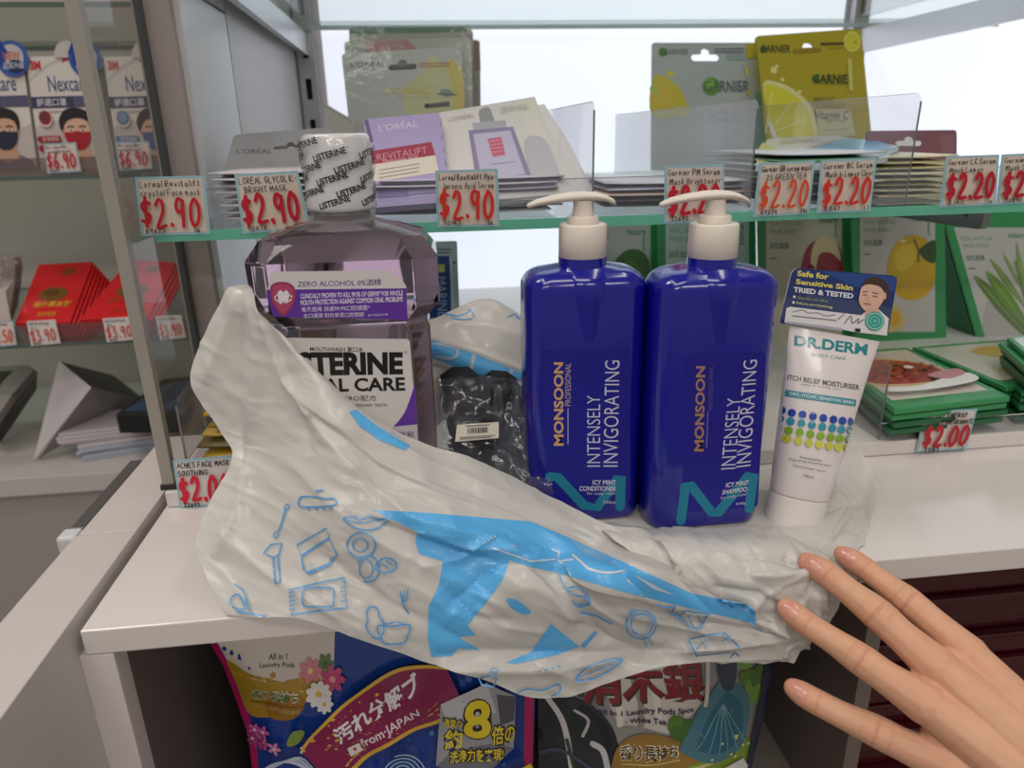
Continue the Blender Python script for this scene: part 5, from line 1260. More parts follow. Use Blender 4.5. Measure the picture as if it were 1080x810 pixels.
fr_cr = [([(252, 306), (240, 350), (216, 405)], .0035, 7), ([(262, 306), (272, 360), (262, 470)], .003, 7), ([(270, 312), (300, 400), (330, 440)], .003, 6), ([(256, 330), (250, 420), (258, 500)], -.003, 8), ([(280, 330), (318, 430), (330, 480)], -.0022, 6),
 ([(300, 400), (360, 480), (430, 545), (520, 570)], .004, 9), ([(330, 440), (420, 495), (560, 545), (640, 575)], -.003, 9), ([(360, 430), (440, 485), (540, 525)], .0022, 7), ([(345, 460), (400, 515), (470, 540)], -.0025, 7), ([(262, 470), (250, 540), (225, 590)], .003, 9),
 ([(300, 480), (380, 560), (470, 610), (540, 640)], .003, 12), ([(230, 560), (300, 620), (420, 682)], .0025, 10), ([(300, 560), (420, 640), (520, 690)], -.0025, 12), ([(440, 600), (480, 590), (530, 565)], .0025, 6), ([(470, 640), (520, 600), (560, 590)], -.0025, 7),
 ([(455, 692), (540, 688), (640, 690), (720, 684)], -.0045, 8), ([(460, 705), (560, 706), (660, 696)], .0035, 8), ([(520, 575), (570, 615), (610, 660)], .0028, 7), ([(583, 603), (630, 640), (700, 680)], .0032, 7), ([(560, 598), (620, 650), (640, 680)], -.003, 8), ([(600, 655), (680, 690)], -.003, 6),
 ([(640, 640), (720, 660), (800, 676)], .003, 6), ([(660, 625), (740, 655), (830, 672)], -.0025, 6), ([(700, 690), (770, 680), (840, 672)], .003, 6), ([(500, 640), (530, 660), (580, 665)], .0018, 5), ([(470, 620), (500, 650), (540, 655)], -.002, 5), ([(330, 590), (345, 630), (400, 660)], .002, 8), ([(560, 690), (600, 712), (620, 720)], .002, 6)]
steps = [([(380, 536), (440, 560), (493, 577), (560, 598), (583, 603), (660, 625), (733, 643), (800, 660)], .0065, 26), ([(300, 402), (350, 446), (400, 488), (470, 520), (560, 548)], .003, 16)]
fp = sheet('front_panel', grid, 300, 190, fr_cr, [(.0010, 44, 35, 2.6), (.0007, 17, 25, 2.4)], bag, BAG, 3, steps, keep=above)
# the bag's floor spread under the bottles and crumpled towards the right
def fl_(px, py, z): return (px, py, at(px, py, Z=z).y)
g2 = [
 [fl_(600, 505, .0008), fl_(700, 515, .0008), fl_(780, 515, .0008), fl_(850, 520, .0008), (893, 478, .445), (901, 462, .452)],
 [fl_(615, 545, .0008), fl_(705, 552, .0008), fl_(790, 554, .0008), fl_(862, 552, .0020), (905, 506, .432), (915, 492, .440)],
 [(640, 566, .372), (715, 572, .360), (800, 574, .356), (866, 574, .362), (908, 536, .405), (927, 520, .415)],
 [(690, 600, .350), (740, 605, .3415), (812, 604, .337), (872, 596, .343), (906, 566, .372), (921, 548, .388)],
 [(715, 640, .3405), (757, 642, .337), (822, 640, .331), (868, 628, .334), (896, 600, .350), (908, 578, .364)],
 [(735, 676, .3365), (775, 680, .334), (828, 676, .331), (860, 658, .332), (885, 632, .340), (892, 616, .346)],
 [(745, 697, .3355), (785, 698, .333), (831, 695, .331), (855, 676, .332), (875, 655, .335), (886, 632, .341)]]
r4 = random.Random(21); cr2 = []
for k in range(34):
    a = r4.choice([(835, 645), (862, 598), (896, 590), (845, 670), (900, 530)])
    ang = math.radians(r4.uniform(120, 290)); L = r4.uniform(35, 130)
    b = (a[0]+math.cos(ang)*L, a[1]-math.sin(ang)*L*.6); mid = ((a[0]+b[0])/2+r4.uniform(-10, 10), (a[1]+b[1])/2+r4.uniform(-8, 8))
    cr2.append(([a, mid, b], r4.choice([-1, 1])*r4.uniform(.0018, .0042), r4.uniform(2.5, 6)))
bs = sheet('bottom_sheet', g2, 150, 110, cr2, [(.0015, 28, 60, 2.2), (.0010, 12, 30, 2)], bag, BAG, 9, keep=above)
# rear rim rolled over towards the front, with the blue band on its outside
g3 = [
 [(425, 420, .512), (470, 420, .512), (520, 425, .51), (560, 430, .508), (620, 440, .505)],
 [(428, 350, .516), (462, 343, .515), (511, 326, .512), (556, 345, .508), (622, 380, .503)],
 [(430, 346, .510), (462, 338, .508), (511, 321.5, .504), (556, 341, .500), (622, 376, .496)],
 [(430, 350, .500), (462, 348, .497), (508, 352, .492), (556, 370, .488), (622, 398, .484)],
 [(428, 357, .494), (460, 358, .490), (506, 372, .486), (556, 394, .482), (622, 416, .478)],
 [(428, 366, .490), (460, 370, .486), (506, 388, .482), (556, 404, .479), (622, 428, .475)],
 [(428, 378, .494), (460, 382, .490), (506, 402, .486), (556, 418, .483), (622, 440, .479)]]
br = sheet('rear_rim', g3, 90, 60, [([(440, 352), (505, 372), (600, 410)], .002, 4), ([(470, 340), (520, 345), (560, 360)], .001, 5)], [(.0006, 24, 20, 2.5)], bag, BAG, 15)
g4 = [[(452, 384, .500), (476, 385, .499), (490, 392, .498)], [(454, 400, .496), (474, 404, .497), (485, 402, .498)], [(456, 425, .493), (468, 424, .495), (478, 420, .497)], [(458, 452, .490), (464, 446, .493), (470, 442, .495)]]
sheet('inner_fold', g4, 20, 24, [], [(.0008, 18, 40, 2)], bag, BAG, 19)
# print on the film
from mathutils.bvhtree import BVHTree
def caster(*obs):
    T = []
    for o in obs:
        mw_ = o.parent.matrix_world if o.parent else Matrix.Identity(4)
        T.append(BVHTree.FromPolygons([mw_ @ v.co for v in o.data.vertices], [tuple(p.vertices) for p in o.data.polygons]))
    last = [Vector((0, 0, 0))]
    def f(px, py, l):
        d = Vector(ray(px, py)).normalized(); best = None
        for t in T:
            h = t.ray_cast(Vector(CAM), d)
            if h[0] is not None and (best is None or h[3] < best[1]): best = (h[0]-d*l/max(.25, abs(h[1].dot(d))), h[3])
        if best: last[0] = best[0]; return best[0]
        k = (last[0]-Vector(CAM)).length
        return Vector(CAM)+d*k
    return f
cf = caster(fp)
P = Print(cf, .00025, .00003, maxlen=5)
SKY, LN = (88, 172, 228), (88, 152, 206)
P.poly([(393, 538), (440, 540), (500, 545), (560, 550), (600, 567), (667, 597), (730, 626), (787, 637), (797, 645), (797, 658), (733, 643), (660, 625), (583, 603), (560, 598), (493, 577), (440, 561)], SKY)
P.poly([(440, 561), (493, 577), (537, 590), (531, 610), (517, 630), (493, 660), (502, 670), (484, 672), (507, 686), (483, 684), (477, 692), (455, 693), (451, 673), (452, 640), (463, 617), (467, 592), (442, 584), (438, 572)], SKY)
P.poly(curve([(534, 632), (545, 633), (560, 645), (552, 648), (540, 642)], 4, True), SKY)
P.poly([(581, 658), (611, 682), (590, 690), (545, 700), (533, 699), (560, 688)], SKY); P.poly([(612, 681), (628, 665), (630, 668), (616, 684)], LN)
P.poly([(368, 434), (376, 432), (395, 447), (415, 460), (432, 470), (428, 475), (400, 464), (380, 450)], SKY)
P.line([(583, 579), (590, 583), (588, 592), (604, 590)], 2.2, (190, 205, 218)); P.line(curve([(604, 585), (612, 592), (622, 600), (640, 604), (658, 602)], 5), 2.6, (190, 205, 218)); P.poly([(668, 606), (700, 622), (712, 628), (690, 622)], (190, 205, 218)); P.line([(520, 578), (560, 592), (585, 590)], 1.8, (190, 205, 218))
w = 1.9
P.line(curve([(315, 529), (318, 524), (330, 524), (342, 526), (352, 526), (355, 531), (345, 534), (326, 535), (316, 534)], 4, True), w, LN, True)
for x in (325, 333, 341, 348): P.poly([(x-2, 534), (x+2.5, 534), (x+.5, 539)], LN)
P.line([(333, 518), (340, 517)], w, LN)
P.line([(301, 537), (298, 548), (294, 560)], w, LN); P.line(ell(302, 535, 2, 3.6, 10, rot=20), 1.4, LN, True); P.line(ell(291, 564, 2.2, 3.8, 10, rot=20), 1.4, LN, True)
P.line([(278, 583), (286, 574), (297, 573), (294, 585), (288, 588)], w, LN, True); P.line([(288, 588), (290, 615)], w, LN); P.line([(293, 587), (295, 614), (290, 615)], w, LN)
P.line([(313, 575), (344, 557), (347, 567), (318, 586)], w, LN, True); P.line([(318, 587), (347, 568), (355, 585), (349, 595), (325, 605), (320, 600)], w, LN, True); P.line([(323, 604), (347, 594), (350, 588)], 1.3, LN)
P.line(curve([(362, 547), (372, 545), (380, 548), (390, 545), (400, 548), (411, 547), (398, 557), (382, 559), (370, 554)], 4, True), w, LN, True); P.line(curve([(362, 547), (380, 551), (411, 547)], 5), 1.4, LN)
P.line(ell(381, 575, 15, 13, 26), w, LN, True); P.line(ell(380, 575, 8, 7, 20), 1.5, LN, True); P.line(ell(388, 600, 12, 14, 24, -150, 110), w, LN); P.line(ell(386, 600, 7, 10, 20), 1.5, LN, True)
P.line(curve([(396, 598), (404, 589), (415, 591), (418, 598), (409, 604), (400, 602)], 4, True), w, LN, True); P.line([(402, 594), (411, 600)], 1.3, LN); P.line([(407, 591), (415, 597)], 1.3, LN)
P.line([(305, 622), (363, 609), (366, 641), (307, 648)], w, LN, True); P.line(rrect(319, 620, 352, 640, 4), 1.7, LN, True)
for k in range(5): P.line([(306, 625+k*4.6), (311, 624+k*4.6)], 1.3, LN); P.line([(360, 614+k*5), (365, 613+k*5)], 1.3, LN)
P.line(curve([(247, 616), (256, 622), (260, 634), (264, 646)], 4), w, LN); P.line(curve([(243, 632), (251, 627), (258, 640), (254, 643), (246, 640)], 4, True), w, LN, True); P.line([(250, 645), (266, 648), (280, 650)], w, LN)
P.line(curve([(388, 655), (387, 645), (392, 640), (398, 642), (400, 650), (404, 656), (404, 668), (398, 674), (390, 668), (386, 660)], 4, True), w, LN, True)
P.line(curve([(399, 660), (416, 661), (432, 659), (430, 671), (424, 679), (406, 679), (400, 670)], 4, True), w, LN, True); P.line([(406, 658), (420, 656), (428, 660)], 1.5, LN)
P.line([(431, 647), (426, 640), (422, 624)], w, LN); P.line([(424, 636), (429, 633), (430, 622)], 1.5, LN); P.line([(426, 634), (426, 623)], 1.4, LN)
P.line(curve([(590, 607), (597, 620), (607, 628), (618, 630), (622, 637), (610, 640), (604, 634)], 4), w, LN); P.line(curve([(600, 620), (611, 620), (622, 632), (618, 638), (610, 637)], 4), w, LN); P.line([(612, 646), (630, 650), (645, 658)], 2.4, LN)
P.line(ell(676, 659, 16, 15, 26), w, LN, True); P.line(ell(677, 659, 11.5, 11, 22), 1.5, LN, True); P.line([(679, 674), (682, 682)], w, LN); P.line([(684, 673), (688, 681)], w, LN); P.line(curve([(668, 650), (664, 645), (669, 643)], 3), 1.5, LN)
P.line(curve([(693, 637), (703, 641), (712, 640), (708, 648), (718, 650), (726, 660), (738, 663), (744, 652), (748, 648), (733, 646), (722, 645), (716, 655)], 4), w, LN); P.line(curve([(726, 650), (731, 660)], 3), 1.4, LN); P.line([(736, 649), (740, 657)], 1.4, LN)
P.line([(728, 674), (746, 670), (765, 668), (780, 683)], w, LN); P.line([(727, 676), (735, 692)], w, LN); P.line([(735, 684), (741, 678), (746, 684)], 1.4, LN); P.line([(762, 676), (770, 671)], 1.4, LN); P.line([(735, 692), (770, 688)], 1.4, LN); P.line(curve([(770, 694), (775, 689), (779, 692)], 3), w, LN); P.line([(791, 656), (797, 663), (803, 665)], w, LN)
P.line(curve([(607, 716), (620, 704), (640, 697), (657, 695), (648, 704), (632, 713), (616, 718)], 4, True), w, LN, True); P.line(curve([(607, 716), (632, 706), (657, 695)], 5), 1.4, LN)
P.line([(505, 716), (515, 713), (524, 716), (520, 725), (508, 722)], w, LN, True); P.line(ell(521, 708, 4, 3, 10), 1.5, LN, True)
for k in range(4): P.line([(568+k*7, 709-k*1.8), (570+k*7, 708-k*1.8)], 1.8, LN)
P.line(curve([(545, 731), (556, 727), (572, 728), (589, 722), (590, 730), (582, 734)], 4), w, LN)
P.build('front_print_on_film', bag, BAGP).name = 'bag_print'
cb = caster(br)
P = Print(cb, .0003, .00003, maxlen=6)
P.poly([(446, 356), (462, 360), (508, 376), (556, 396), (575, 403), (575, 420), (553, 412), (506, 397), (462, 380), (446, 376)], SKY)
P.line(curve([(470, 331), (482, 333), (492, 330), (496, 326), (500, 334)], 4), 1.6, LN); P.line(curve([(476, 335), (488, 337), (498, 336)], 4), 1.3, LN); P.line([(536, 334), (542, 331), (548, 336)], 1.5, LN)
PALEB = (176, 194, 210)
P.line([(500, 375), (496, 392)], 4, PALEB); P.line([(540, 389), (535, 407)], 4, PALEB); P.line(curve([(458, 362), (478, 366), (483, 372), (476, 378), (460, 376)], 5), 3, PALEB)
P.build('rim_print', bag, BAGP)

# ================================================================ the hand
def cp3(px, py, dep): return Vector(CAM+ray(px, py)*(dep-.009))
VIEW = Vector(_F)
def finger(pts, n=46):
    """pts = (px, py, depth, half width px) from tip to knuckle -> dense list of (point, radius)."""
    q = curve([(p[0], p[1], p[2]*1000, p[3]) for p in pts], n//(len(pts)-1))
    return [(cp3(a[0], a[1], a[2]/1000), 1.10*a[3]*a[2]/1000/FPX) for a in q]
F4 = [(888.5, 584.5, .437, 8.2), (898, 590, .434, 10.6), (911.5, 599, .430, 11.2), (935, 617, .421, 11.8), (958, 634, .412, 13.8), (987, 659, .402, 14.4), (1022, 690, .392, 18)]
F3 = [(851.5, 592.5, .432, 9.2), (861, 598.5, .428, 12), (874, 607, .424, 12.6), (898, 626, .416, 13.2), (926, 648, .408, 16), (951, 671, .398, 16), (986, 702, .386, 20)]
F2 = [(829, 641, .424, 9.2), (838, 648, .421, 11.8), (851, 658, .417, 12.4), (876, 674, .410, 12.8), (907, 695, .400, 15.8), (934, 714, .390, 16.2), (976, 742, .378, 21)]
F1 = [(836.5, 725.5, .416, 9), (846, 731.5, .413, 11.8), (861, 740, .409, 12.6), (890, 755, .402, 13.2), (926, 772, .393, 15.8), (958, 788, .384, 16.4), (1004, 808, .372, 22)]
wr0, wr1 = (1150, 850, .335), (1240, 930, .318)
chains = [finger(f) for f in (F4, F3, F2, F1)]
def bone(a, b, n=26):
    o = []
    for i in range(n+1):
        t = i/n; o.append((cp3(a[0]+(b[0]-a[0])*t, a[1]+(b[1]-a[1])*t, a[2]+(b[2]-a[2])*t), (a[3]+(b[3]-a[3])*t)*(a[2]+(b[2]-a[2])*t)/FPX))
    return o
W4, W3, W2, W1 = (1120, 800, .350, 34), (1130, 830, .345, 38), (1140, 860, .340, 38), (1150, 890, .338, 34)
chains += [bone(F4[-1], W4), bone(F3[-1], W3), bone(F2[-1], W2), bone(F1[-1], W1)]
chains += [bone((1004, 700, .391, 17), (1125, 815, .350, 34)), bone((984, 724, .384, 18), (1132, 845, .344, 38)), bone((992, 776, .378, 19), (1146, 874, .340, 36)), bone((1120, 815, .352, 36), (1320, 980, .315, 50)), bone((1145, 870, .344, 40), (1310, 1020, .310, 50))]
bm = bmesh.new()
uu, vv = 14, 9
for ch in chains:
    for p, r in ch[::1]:
        bmesh.ops.create_icosphere(bm, subdivisions=2, radius=r, matrix=Matrix.Translation(p))
me = bpy.data.meshes.new('hand'); bm.to_mesh(me); bm.free()
tmp = bpy.data.objects.new('tmp_hand', me); COL.objects.link(tmp)
r = tmp.modifiers.new('remesh', 'REMESH'); r.mode = 'VOXEL'; r.voxel_size = .0007
s = tmp.modifiers.new('smooth', 'SMOOTH'); s.factor = .5; s.iterations = 14
dg = bpy.context.evaluated_depsgraph_get()
hm = bpy.data.meshes.new_from_object(tmp.evaluated_get(dg)); bpy.data.objects.remove(tmp); bpy.data.meshes.remove(me)
V = np.array([v.co for v in hm.vertices]); NV = np.array([v.normal for v in hm.vertices])
base = np.array(lin((206, 158, 128))[:3]); pink = np.array(lin((208, 140, 118))[:3]); pale = np.array(lin((222, 178, 146))[:3]); brown = np.array(lin((180, 122, 92))[:3])
colr = np.tile(base, (len(V), 1)); disp = np.zeros(len(V))
view = (CAM-V); view /= np.linalg.norm(view, axis=1, keepdims=True); dors = np.clip((NV*view).sum(1), 0, 1)
def mixc(w, c): 
    global colr
    colr = colr*(1-w[:, None])+np.array(c)*w[:, None]
for f, pip, dip, mc in ((F4, 4, 2, 6), (F3, 4, 2, 6), (F2, 4, 2, 6), (F1, 4, 2, 6)):
    tip, p, d_, k = [np.array(cp3(*f[i][:3])) for i in (0, pip, dip, mc)]
    w = np.exp(-((np.linalg.norm(V-tip, axis=1)/.013)**2)); mixc(.65*w, pink)
    for c, amp, wd, nline, rad in ((p, .0011, .0070, 4, .0095), (d_, .0007, .0046, 3, .007)):
        ax = (np.array(cp3(*f[pip+1][:3]))-np.array(cp3(*f[dip][:3]))); ax /= np.linalg.norm(ax)
        rel = V-c; sgn = rel@ax; side = np.linalg.norm(rel-sgn[:, None]*ax, axis=1)
        near = np.exp(-(sgn/wd)**2)*(side < rad*1.3)*dors
        sgn2 = sgn+.0012*np.sin(side*700+c[0]*900)
        wave = np.maximum(0, np.cos(sgn2/wd*nline*1.5))**5
        disp -= amp*near*wave; disp += .00035*near*(c is p)
        mixc(.5*near*wave, brown); mixc(.20*near, pink)
    w = np.exp(-((np.linalg.norm(V-k, axis=1)/.02)**2))*dors; mixc(.22*w, pink)
nz = vnoise(V[:, 0]*160, V[:, 1]*160+V[:, 2]*160, 5); mixc(.25*nz, pale); nz2 = vnoise(V[:, 0]*420, V[:, 2]*420+V[:, 1]*300, 8); mixc(.14*nz2, pink)
V = V+NV*disp[:, None]
hm.vertices.foreach_set('co', V.astype(np.float32).reshape(-1))
ca = hm.color_attributes.new('Col', 'FLOAT_COLOR', 'POINT'); ca.data.foreach_set('color', np.c_[colr, np.ones(len(V))].astype(np.float32).reshape(-1))
hm.polygons.foreach_set('use_smooth', [True]*len(hm.polygons)); hm.materials.clear()
hm.materials.append(MAT('skin', (214, 158, 128), .48, sss=.12, attr=True, bump=.10, bscale=900, spec=.4))
hand_ = bpy.data.objects.new('hand', hm); COL.objects.link(hand_)
tag(hand_, 'bare hand reaching in from the lower right with four fingers spread on the bag', 'hand')
hm.update()
hc = caster(hand_)
NAIL = MAT('nail', (206, 140, 122), .22, coat=.4)
for cx, cy, rx, ry, rot in ((893.5, 584.8, 9.5, 6.2, 30), (857.5, 594.6, 10.2, 7.4, 34), (833.5, 643, 9.6, 7.6, 40), (842, 727.5, 10, 7.2, 36)):
    o = [(cx+x, cy+y) for x, y in ell(0, 0, rx, ry, 26)]
    # a nail: straight sides, round at the cuticle, blunt at the free edge
    sh_ = []
    for t in np.linspace(0, 2*math.pi, 30, endpoint=False):
        a, b = math.cos(t), math.sin(t); a = math.copysign(abs(a)**.8, a); b = math.copysign(abs(b)**.75, b)
        x, y = a*rx, b*ry; c, s = math.cos(math.radians(rot)), math.sin(math.radians(rot)); sh_.append((cx+x*c-y*s, cy+x*s+y*c))
    P = Print(hc, .00025, .00002, maxlen=3); P.poly(sh_, (206, 146, 128))
    P.poly([(cx+(x-cx)*.55+rx*.42*math.cos(math.radians(rot)), cy+(y-cy)*.6+rx*.42*math.sin(math.radians(rot))) for x, y in sh_], (212, 154, 138))
    P.build('nail', None, MAT('nail_print', (206, 146, 128), .25, attr=True, coat=.4), smooth=True)
    n = COL.objects[-1] if COL.objects[-1].name.startswith('nail') else [q for q in COL.objects if q.name.startswith('nail') and q.parent is None][0]
    n.parent = hand_

# ================================================================ below the counter: laundry pouches, burgundy cartons
ZB = -.2995
def pouch_body(name, label, pl, outline, t, c, draw, puff=.012, loc=None, edge=None):
    """Stand-up pouch: pillow front and back inside the outline (px on pl), printed front."""
    tg = thing(name, label, 'pouch', loc, 'laundry pouches')
    pts = [pl.hit(*p) for p in outline]; n = Vector(pl.n)
    cx = sum(p[0] for p in outline)/len(outline); cy = sum(p[1] for p in outline)/len(outline)
    def lift(px, py):
        d = min(math.dist((px, py), cl(px, py, outline[i-1], outline[i])) for i in range(len(outline)))
        k = min(1, d/70); return puff*(1-(1-k)**2)+.0012*math.sin(px*.11+py*.05)*k+.0010*math.sin(py*.13-px*.04+1)*k
    def cl(x, y, a, b):
        dx, dy = b[0]-a[0], b[1]-a[1]; t = max(0, min(1, ((x-a[0])*dx+(y-a[1])*dy)/(dx*dx+dy*dy))); return (a[0]+t*dx, a[1]+t*dy)
    MB().slab(pts, -n*t).build('back', MAT('pouch_back', (70, 66, 72), .4), tg)
    P = Print(lambda u, v, l: pl.hit(u, v, lift(u, v)+l), .0003, .00006, maxlen=9)
    P.poly(outline, c); draw(P)
    P.build('front_print', tg, MAT('pouch_foil', (200, 200, 200), .18, attr=True, coat=.5, bump=.25, bscale=60), smooth=True)
    settle(tg, ZB+.0003)
    return tg
def low_center(pl, a, b): 
    p = (pl.hit(*a)+pl.hit(*b))/2; return Vector((p.x, p.y, ZB))
def bottom_y(pl, x):
    y = 700
    while pl.hit(x, y).z > ZB+.004 and y < 1200: y += 2
    return y
pl = upright(.430, 4, -2, z=-.10, x=-.05)
by, byr = bottom_y(pl, 268), bottom_y(pl, 560)
o1 = [(214, 664), (236, 702), (250, 740), (262, 775), (266, 812), (268, by), (560, byr), (562, 800), (564, 745), (564, 664)]
def d1(P):
    r = random.Random(9); MG = (176, 24, 92)
    P.poly([(214, 664), (224, 664), (246, 704), (262, 745), (272, 780), (276, by), (268, by), (266, 812), (262, 775), (250, 740), (236, 702)], MG); P.poly([(553, 664), (564, 664), (560, byr), (551, byr)], MG)
    P.poly([(226, 664), (353, 664), (353, 702), (318, 726), (292, 745), (262, 745), (246, 704)], (206, 196, 186))
    P.poly(curve([(240, 692), (262, 700), (284, 704), (300, 708), (316, 704), (340, 706), (330, 722), (306, 738), (280, 748), (262, 746), (250, 716)], 4, True), (168, 134, 36))
    P.poly(curve([(283, 722), (312, 716), (324, 726), (312, 744), (286, 746)], 4, True), (150, 106, 30))
    for x, y, q in ((290, 702, 3), (275, 704, 2.2), (306, 708, 2.6), (322, 712, 2)): P.poly(ell(x, y, q, q, 10), (176, 130, 40))
    P.text('All in 1', 285, 682, 304, 687.5, (70, 62, 60), bold=.01); P.text('Laundry Pods', 276, 690, 312, 695.5, (70, 62, 60), bold=.01)
    P.text('香り長持ち', 0, 0, 0, 0, (222, 214, 180), q=[(267.4, 716.4), (317.6, 715.4), (317.6, 727.6), (267.4, 728.6)], bold=.05); P.text('香り長持ち', 268, 717, 317, 727.5, (64, 104, 60), bold=.015); P.line([(266, 731), (322, 730)], 1, (120, 84, 20)); P.text('ふわっと広がる花の香り', 268, 733, 318, 738, (206, 190, 140))
    def flower(x, y, R_, n, c, cc):
        for k in range(n): P.poly(ell(x+R_*.6*math.cos(6.283*k/n), y+R_*.6*math.sin(6.283*k/n), R_*.45, R_*.28, 10, rot=360*k/n), c)
        P.poly(ell(x, y, R_*.25, R_*.25, 8), cc)
    flower(344, 690, 9, 6, (86, 118, 62), (60, 90, 50)); flower(329, 696, 12, 7, (206, 128, 138), (226, 196, 120)); flower(352, 704, 13, 7, (190, 74, 120), (220, 160, 150)); flower(338, 718, 13, 9, (222, 218, 216), (206, 180, 70)); flower(344, 727, 9, 8, (216, 212, 214), (200, 170, 70))
    for k in range(9): flower(280+r.uniform(-13, 14), 762+r.uniform(-10, 12), 7, 5, r.choice([(190, 92, 150), (206, 130, 176), (160, 60, 120)]), (226, 190, 200))
    P.poly(curve([(306, 766), (312, 752), (324, 752), (318, 764)], 4, True), (120, 140, 60))
    for k in range(26):
        x, y = r.uniform(360, 548), r.uniform(680, 808); P.poly(ell(x, y, *([r.uniform(1, 4)]*2), 10), r.choice([(40, 84, 160), (60, 110, 184), (30, 66, 140), (110, 150, 206)]))
    for k in range(7): P.line(curve([(276+k*3, 800-k*2), (296+k*4, 784-k*1.5), (320+k*4, 784+k*2), (340+k*3, 800+k*3)], 5), 2 if k % 2 else 1.3, r.choice([(190, 200, 222), (140, 160, 206), (206, 212, 226)]))
    for k in range(8): P.poly(ell(330+r.uniform(-22, 26), 778+r.uniform(-12, 20), 2, 1.6, 7), (196, 206, 228))
    top = curve([(322, 770), (350, 737), (383, 710), (417, 693), (446, 688), (470, 690)], 5); bot = curve([(360, 800), (390, 770), (423, 750), (457, 738), (484, 716)], 5)
    P.poly([(p[0]-1.5, p[1]-3) for p in top]+[(p[0]+1.5, p[1]+3.5) for p in reversed(bot)], (206, 164, 56)); P.poly(top+bot[::-1], (128, 22, 74))
    P.text('汚れ分解ブ', 0, 0, 0, 0, (226, 220, 224), q=[(352, 744), (437, 690), (445, 707), (361, 762)], bold=.03)
    P.text('from·JAPAN', 0, 0, 0, 0, (222, 210, 216), q=[(380, 757), (439, 724), (443, 734), (386, 767)], bold=.015)
    P.poly([(368, 766), (380, 760), (384, 768), (372, 775)], (222, 216, 216)); P.poly(ell(376, 767.5, 2.6, 2.4, 12), (190, 40, 40))
    for k in range(5): P.line([(424+(4+k*5)*math.cos(t), 792+(3.5+k*4.4)*math.sin(t)) for t in np.linspace(k*1.1, k*1.1+4.6, 22)], 2.2-.2*k, (120+12*k, 160+8*k, 210))
    P.poly([(463, 720), (510, 700), (540, 716), (538, 770), (500, 796), (458, 780)], (150, 150, 158)); P.poly([(463, 720), (510, 700), (520, 730), (470, 742)], (186, 186, 190)); P.poly([(458, 780), (500, 796), (538, 770), (520, 760), (470, 770)], (112, 112, 122)); P.poly([(520, 712), (540, 716), (538, 740), (524, 742)], (80, 80, 90))
    YL_, BK = (226, 204, 40), (26, 24, 28)
    for (s_, x0, y0_, x1, y1, b) in (('8', 486, 716, 514, 756, .07), ('約', 467, 744, 485, 764, .05), ('倍の', 515, 742, 539, 762, .04), ('洗浄力を実現!', 472, 766, 527, 778, .04), ('通常の', 466, 732, 484, 741, .03)):
        P.text(s_, x0-1.5, y0_-1.5, x1+1.5, y1+1.5, BK, bold=b+.09); P.text(s_, x0, y0_, x1, y1, YL_, bold=b*.4)
    P.poly([(480, 812), (500, 802), (556, 790), (562, 800), (520, 812), (500, 822)], (214, 192, 44)); P.text('予防成分配合', 0, 0, 0, 0, (40, 34, 40), q=[(500, 805), (552, 793.5), (553, 801), (501, 813)], bold=.02)
pouch_body('laundry_pouch', 'blue and magenta laundry pod pouch with flowers under the counter', pl, o1, .012, (24, 58, 138), d1, loc=low_center(pl, (268, by), (560, byr)))
pl = upright(.436, 5, 2, z=-.10, x=.13)
by2, by2l = bottom_y(pl, 780), bottom_y(pl, 569)
o2 = [(567, 664), (822, 664), (814, 700), (806, 742), (794, 790), (786, 830), (780, by2), (569, by2l), (568, 760)]
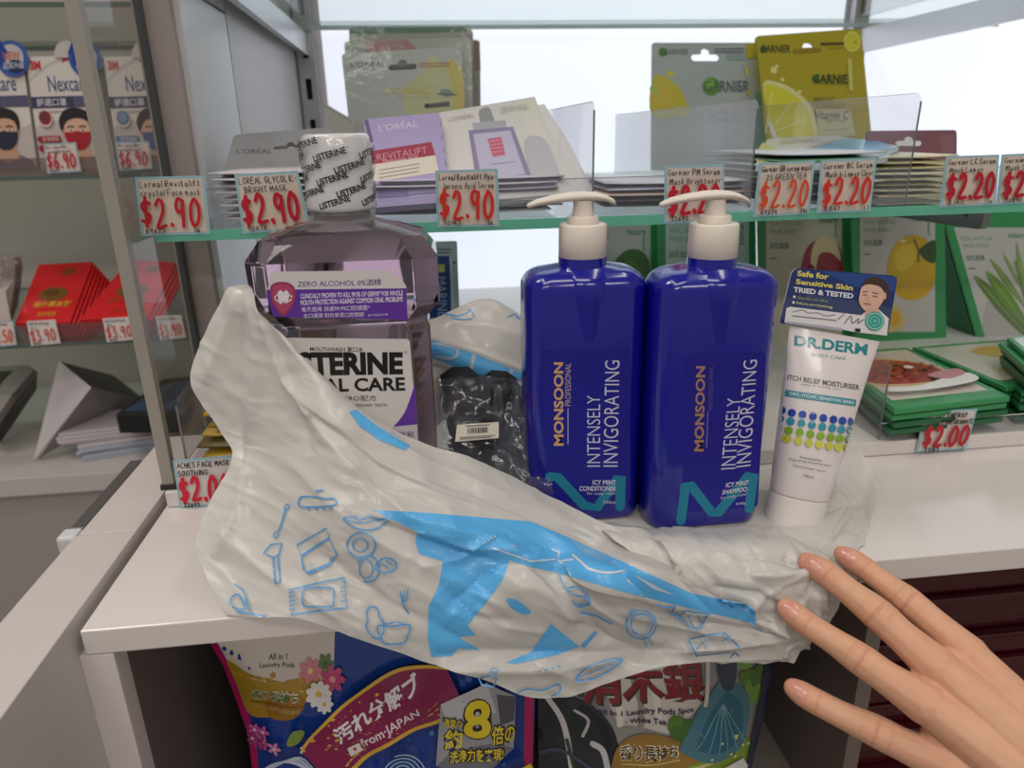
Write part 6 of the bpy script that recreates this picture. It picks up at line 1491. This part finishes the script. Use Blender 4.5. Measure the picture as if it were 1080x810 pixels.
def d2(P):
    r = random.Random(3)
    P.poly([(567, 664), (600, 664), (640, 720), (600, 760), (568, 760)], (120, 118, 122)); P.poly([(600, 664), (730, 664), (738, 730), (706, 760), (648, 750), (636, 720)], (206, 200, 196))
    for a, b, c in (((640, 712), (650, 750), (230, 224, 214)), ((664, 702), (672, 752), (150, 142, 132)), ((680, 704), (690, 745), (222, 216, 208)), ((600, 690), (610, 720), (60, 62, 70))): P.line([a, ((a[0]+b[0])/2+4, (a[1]+b[1])/2), b], 7, c)
    P.poly(curve([(567, 730), (590, 722), (612, 726), (636, 744), (648, 770), (650, 812), (568, 812)], 4)+[(568, 812)], (36, 40, 48))
    for pts, w, c in (([(576, 730), (592, 752), (600, 790), (602, 812)], 6, (206, 204, 206)), ([(588, 732), (606, 752), (610, 800)], 5, (24, 44, 36)), ([(612, 736), (634, 756), (640, 790)], 8, (22, 26, 40)), ([(604, 738), (618, 748), (612, 764)], 3, (190, 188, 190)), ([(622, 770), (632, 776), (638, 800)], 6, (196, 196, 200)), ([(570, 790), (590, 782), (620, 796)], 4, (60, 70, 90)), ([(596, 770), (604, 800)], 4, (40, 70, 52))): P.line(curve(pts, 5), w, c)
    P.text('消木銀', 0, 0, 0, 0, (70, 46, 46), q=[(611, 687), (739, 689), (739, 728), (613, 732)], bold=.03); P.text('消木銀', 0, 0, 0, 0, (132, 32, 38), q=[(610, 686), (737, 687), (737, 725.5), (611, 729)], bold=.02)
    P.text('All In 1 Laundry Pods Spot', 0, 0, 0, 0, (40, 42, 84), q=[(626, 734), (727, 733), (727, 740), (626, 741)], bold=.02); P.text('- White Tea -', 655, 743, 702, 748.5, (40, 42, 84), bold=.02)
    P.poly(curve([(640, 800), (646, 774), (668, 762), (694, 760), (716, 770), (736, 790), (738, 812), (640, 812)], 4, True), (150, 116, 52))
    P.text('香り長持ち', 649, 771, 711.5, 787.5, (226, 216, 190), bold=.06); P.text('香り長持ち', 650, 772, 710, 786.5, (46, 34, 28), bold=.015); P.line([(652, 791), (712, 788)], 1, (206, 190, 140)); P.text('爽やかな白茶の香り', 653, 796, 709, 802, (214, 200, 156))
    P.poly(curve([(640, 812), (700, 800), (750, 782), (784, 770), (790, 790), (770, 812)], 4, True), (124, 150, 58)); P.line(curve([(650, 812), (700, 802), (760, 786)], 5), 3, (196, 196, 120))
    for a, b, w in (((716, 742), (698, 752), .4), ((700, 752), (722, 764), .35), ((716, 744), (728, 762), .4), ((774, 700), (800, 712), .4), ((784, 706), (796, 734), .35), ((800, 690), (790, 716), .3), ((770, 690), (790, 684), .4)):
        d = np.array(b)-np.array(a); n_ = np.array([-d[1], d[0]])*w; m_ = np.array(a)+d*.5; P.poly(curve([a, tuple(m_+n_), b, tuple(m_-n_)], 4, True), r.choice([(84, 124, 48), (110, 150, 62), (70, 108, 44)]))
    P.poly(curve([(712, 776), (722, 752), (742, 720), (760, 704), (784, 722), (786, 752), (776, 780), (752, 790), (728, 786)], 4, True), (70, 120, 136)); P.poly(curve([(728, 772), (744, 738), (760, 716), (778, 734), (776, 768), (752, 780)], 4, True), (40, 98, 120))
    for k in range(6): P.line([(756, 728), (730+k*11, 786-abs(k-3)*4)], .9, (120, 166, 176))
    P.poly(curve([(752, 690), (764, 676), (772, 690), (766, 712), (756, 712)], 4, True), (44, 56, 76)); P.line([(742, 690), (738, 730)], 4, (206, 200, 192))
    for k in range(9): P.poly(ell(r.uniform(744, 786), r.uniform(762, 790), 1.6, 1.6, 7), (206, 214, 150))
    P.poly([(822, 664), (808, 664), (800, 716), (786, 790), (776, by2), (780, by2), (786, 830), (794, 790), (806, 742), (814, 700)], (24, 32, 66))
    P.poly([(744, 802), (780, 790), (786, 800), (776, 830), (744, 830)], (222, 220, 216)); P.text('抗菌', 748, 801, 778, 818, (20, 20, 22), bold=.06)
pouch_body('laundry_pouch', 'green and silver white tea laundry pod pouch under the counter', pl, o2, .012, (150, 148, 148), d2, loc=low_center(pl, (569, by2l), (780, by2)))
# burgundy cartons lying in the right compartment
BURG = MAT('burgundy_gloss', (66, 9, 20), .18, coat=.6, bump=.06, bscale=30)
rnd = random.Random(31)
for k in range(12):
    h = .0208; z = ZB+.0002+k*(h+.0012); x0 = .3145+rnd.uniform(0, .006); y0_ = .43+rnd.uniform(0, .012)
    t = thing('burgundy_carton', '%s burgundy glossy carton from the bottom in the stack under the counter' % ORD[k], 'carton', (.45, .5, z), 'burgundy cartons under the counter')
    MB().box(x0, .66, y0_, .70, z, z+h*.86).build('tray', BURG, t, bevel=.0015)
    MB().box(x0-.0012, .662, y0_-.0014, .702, z+h*.80, z+h).build('lid', BURG, t, bevel=.0012)
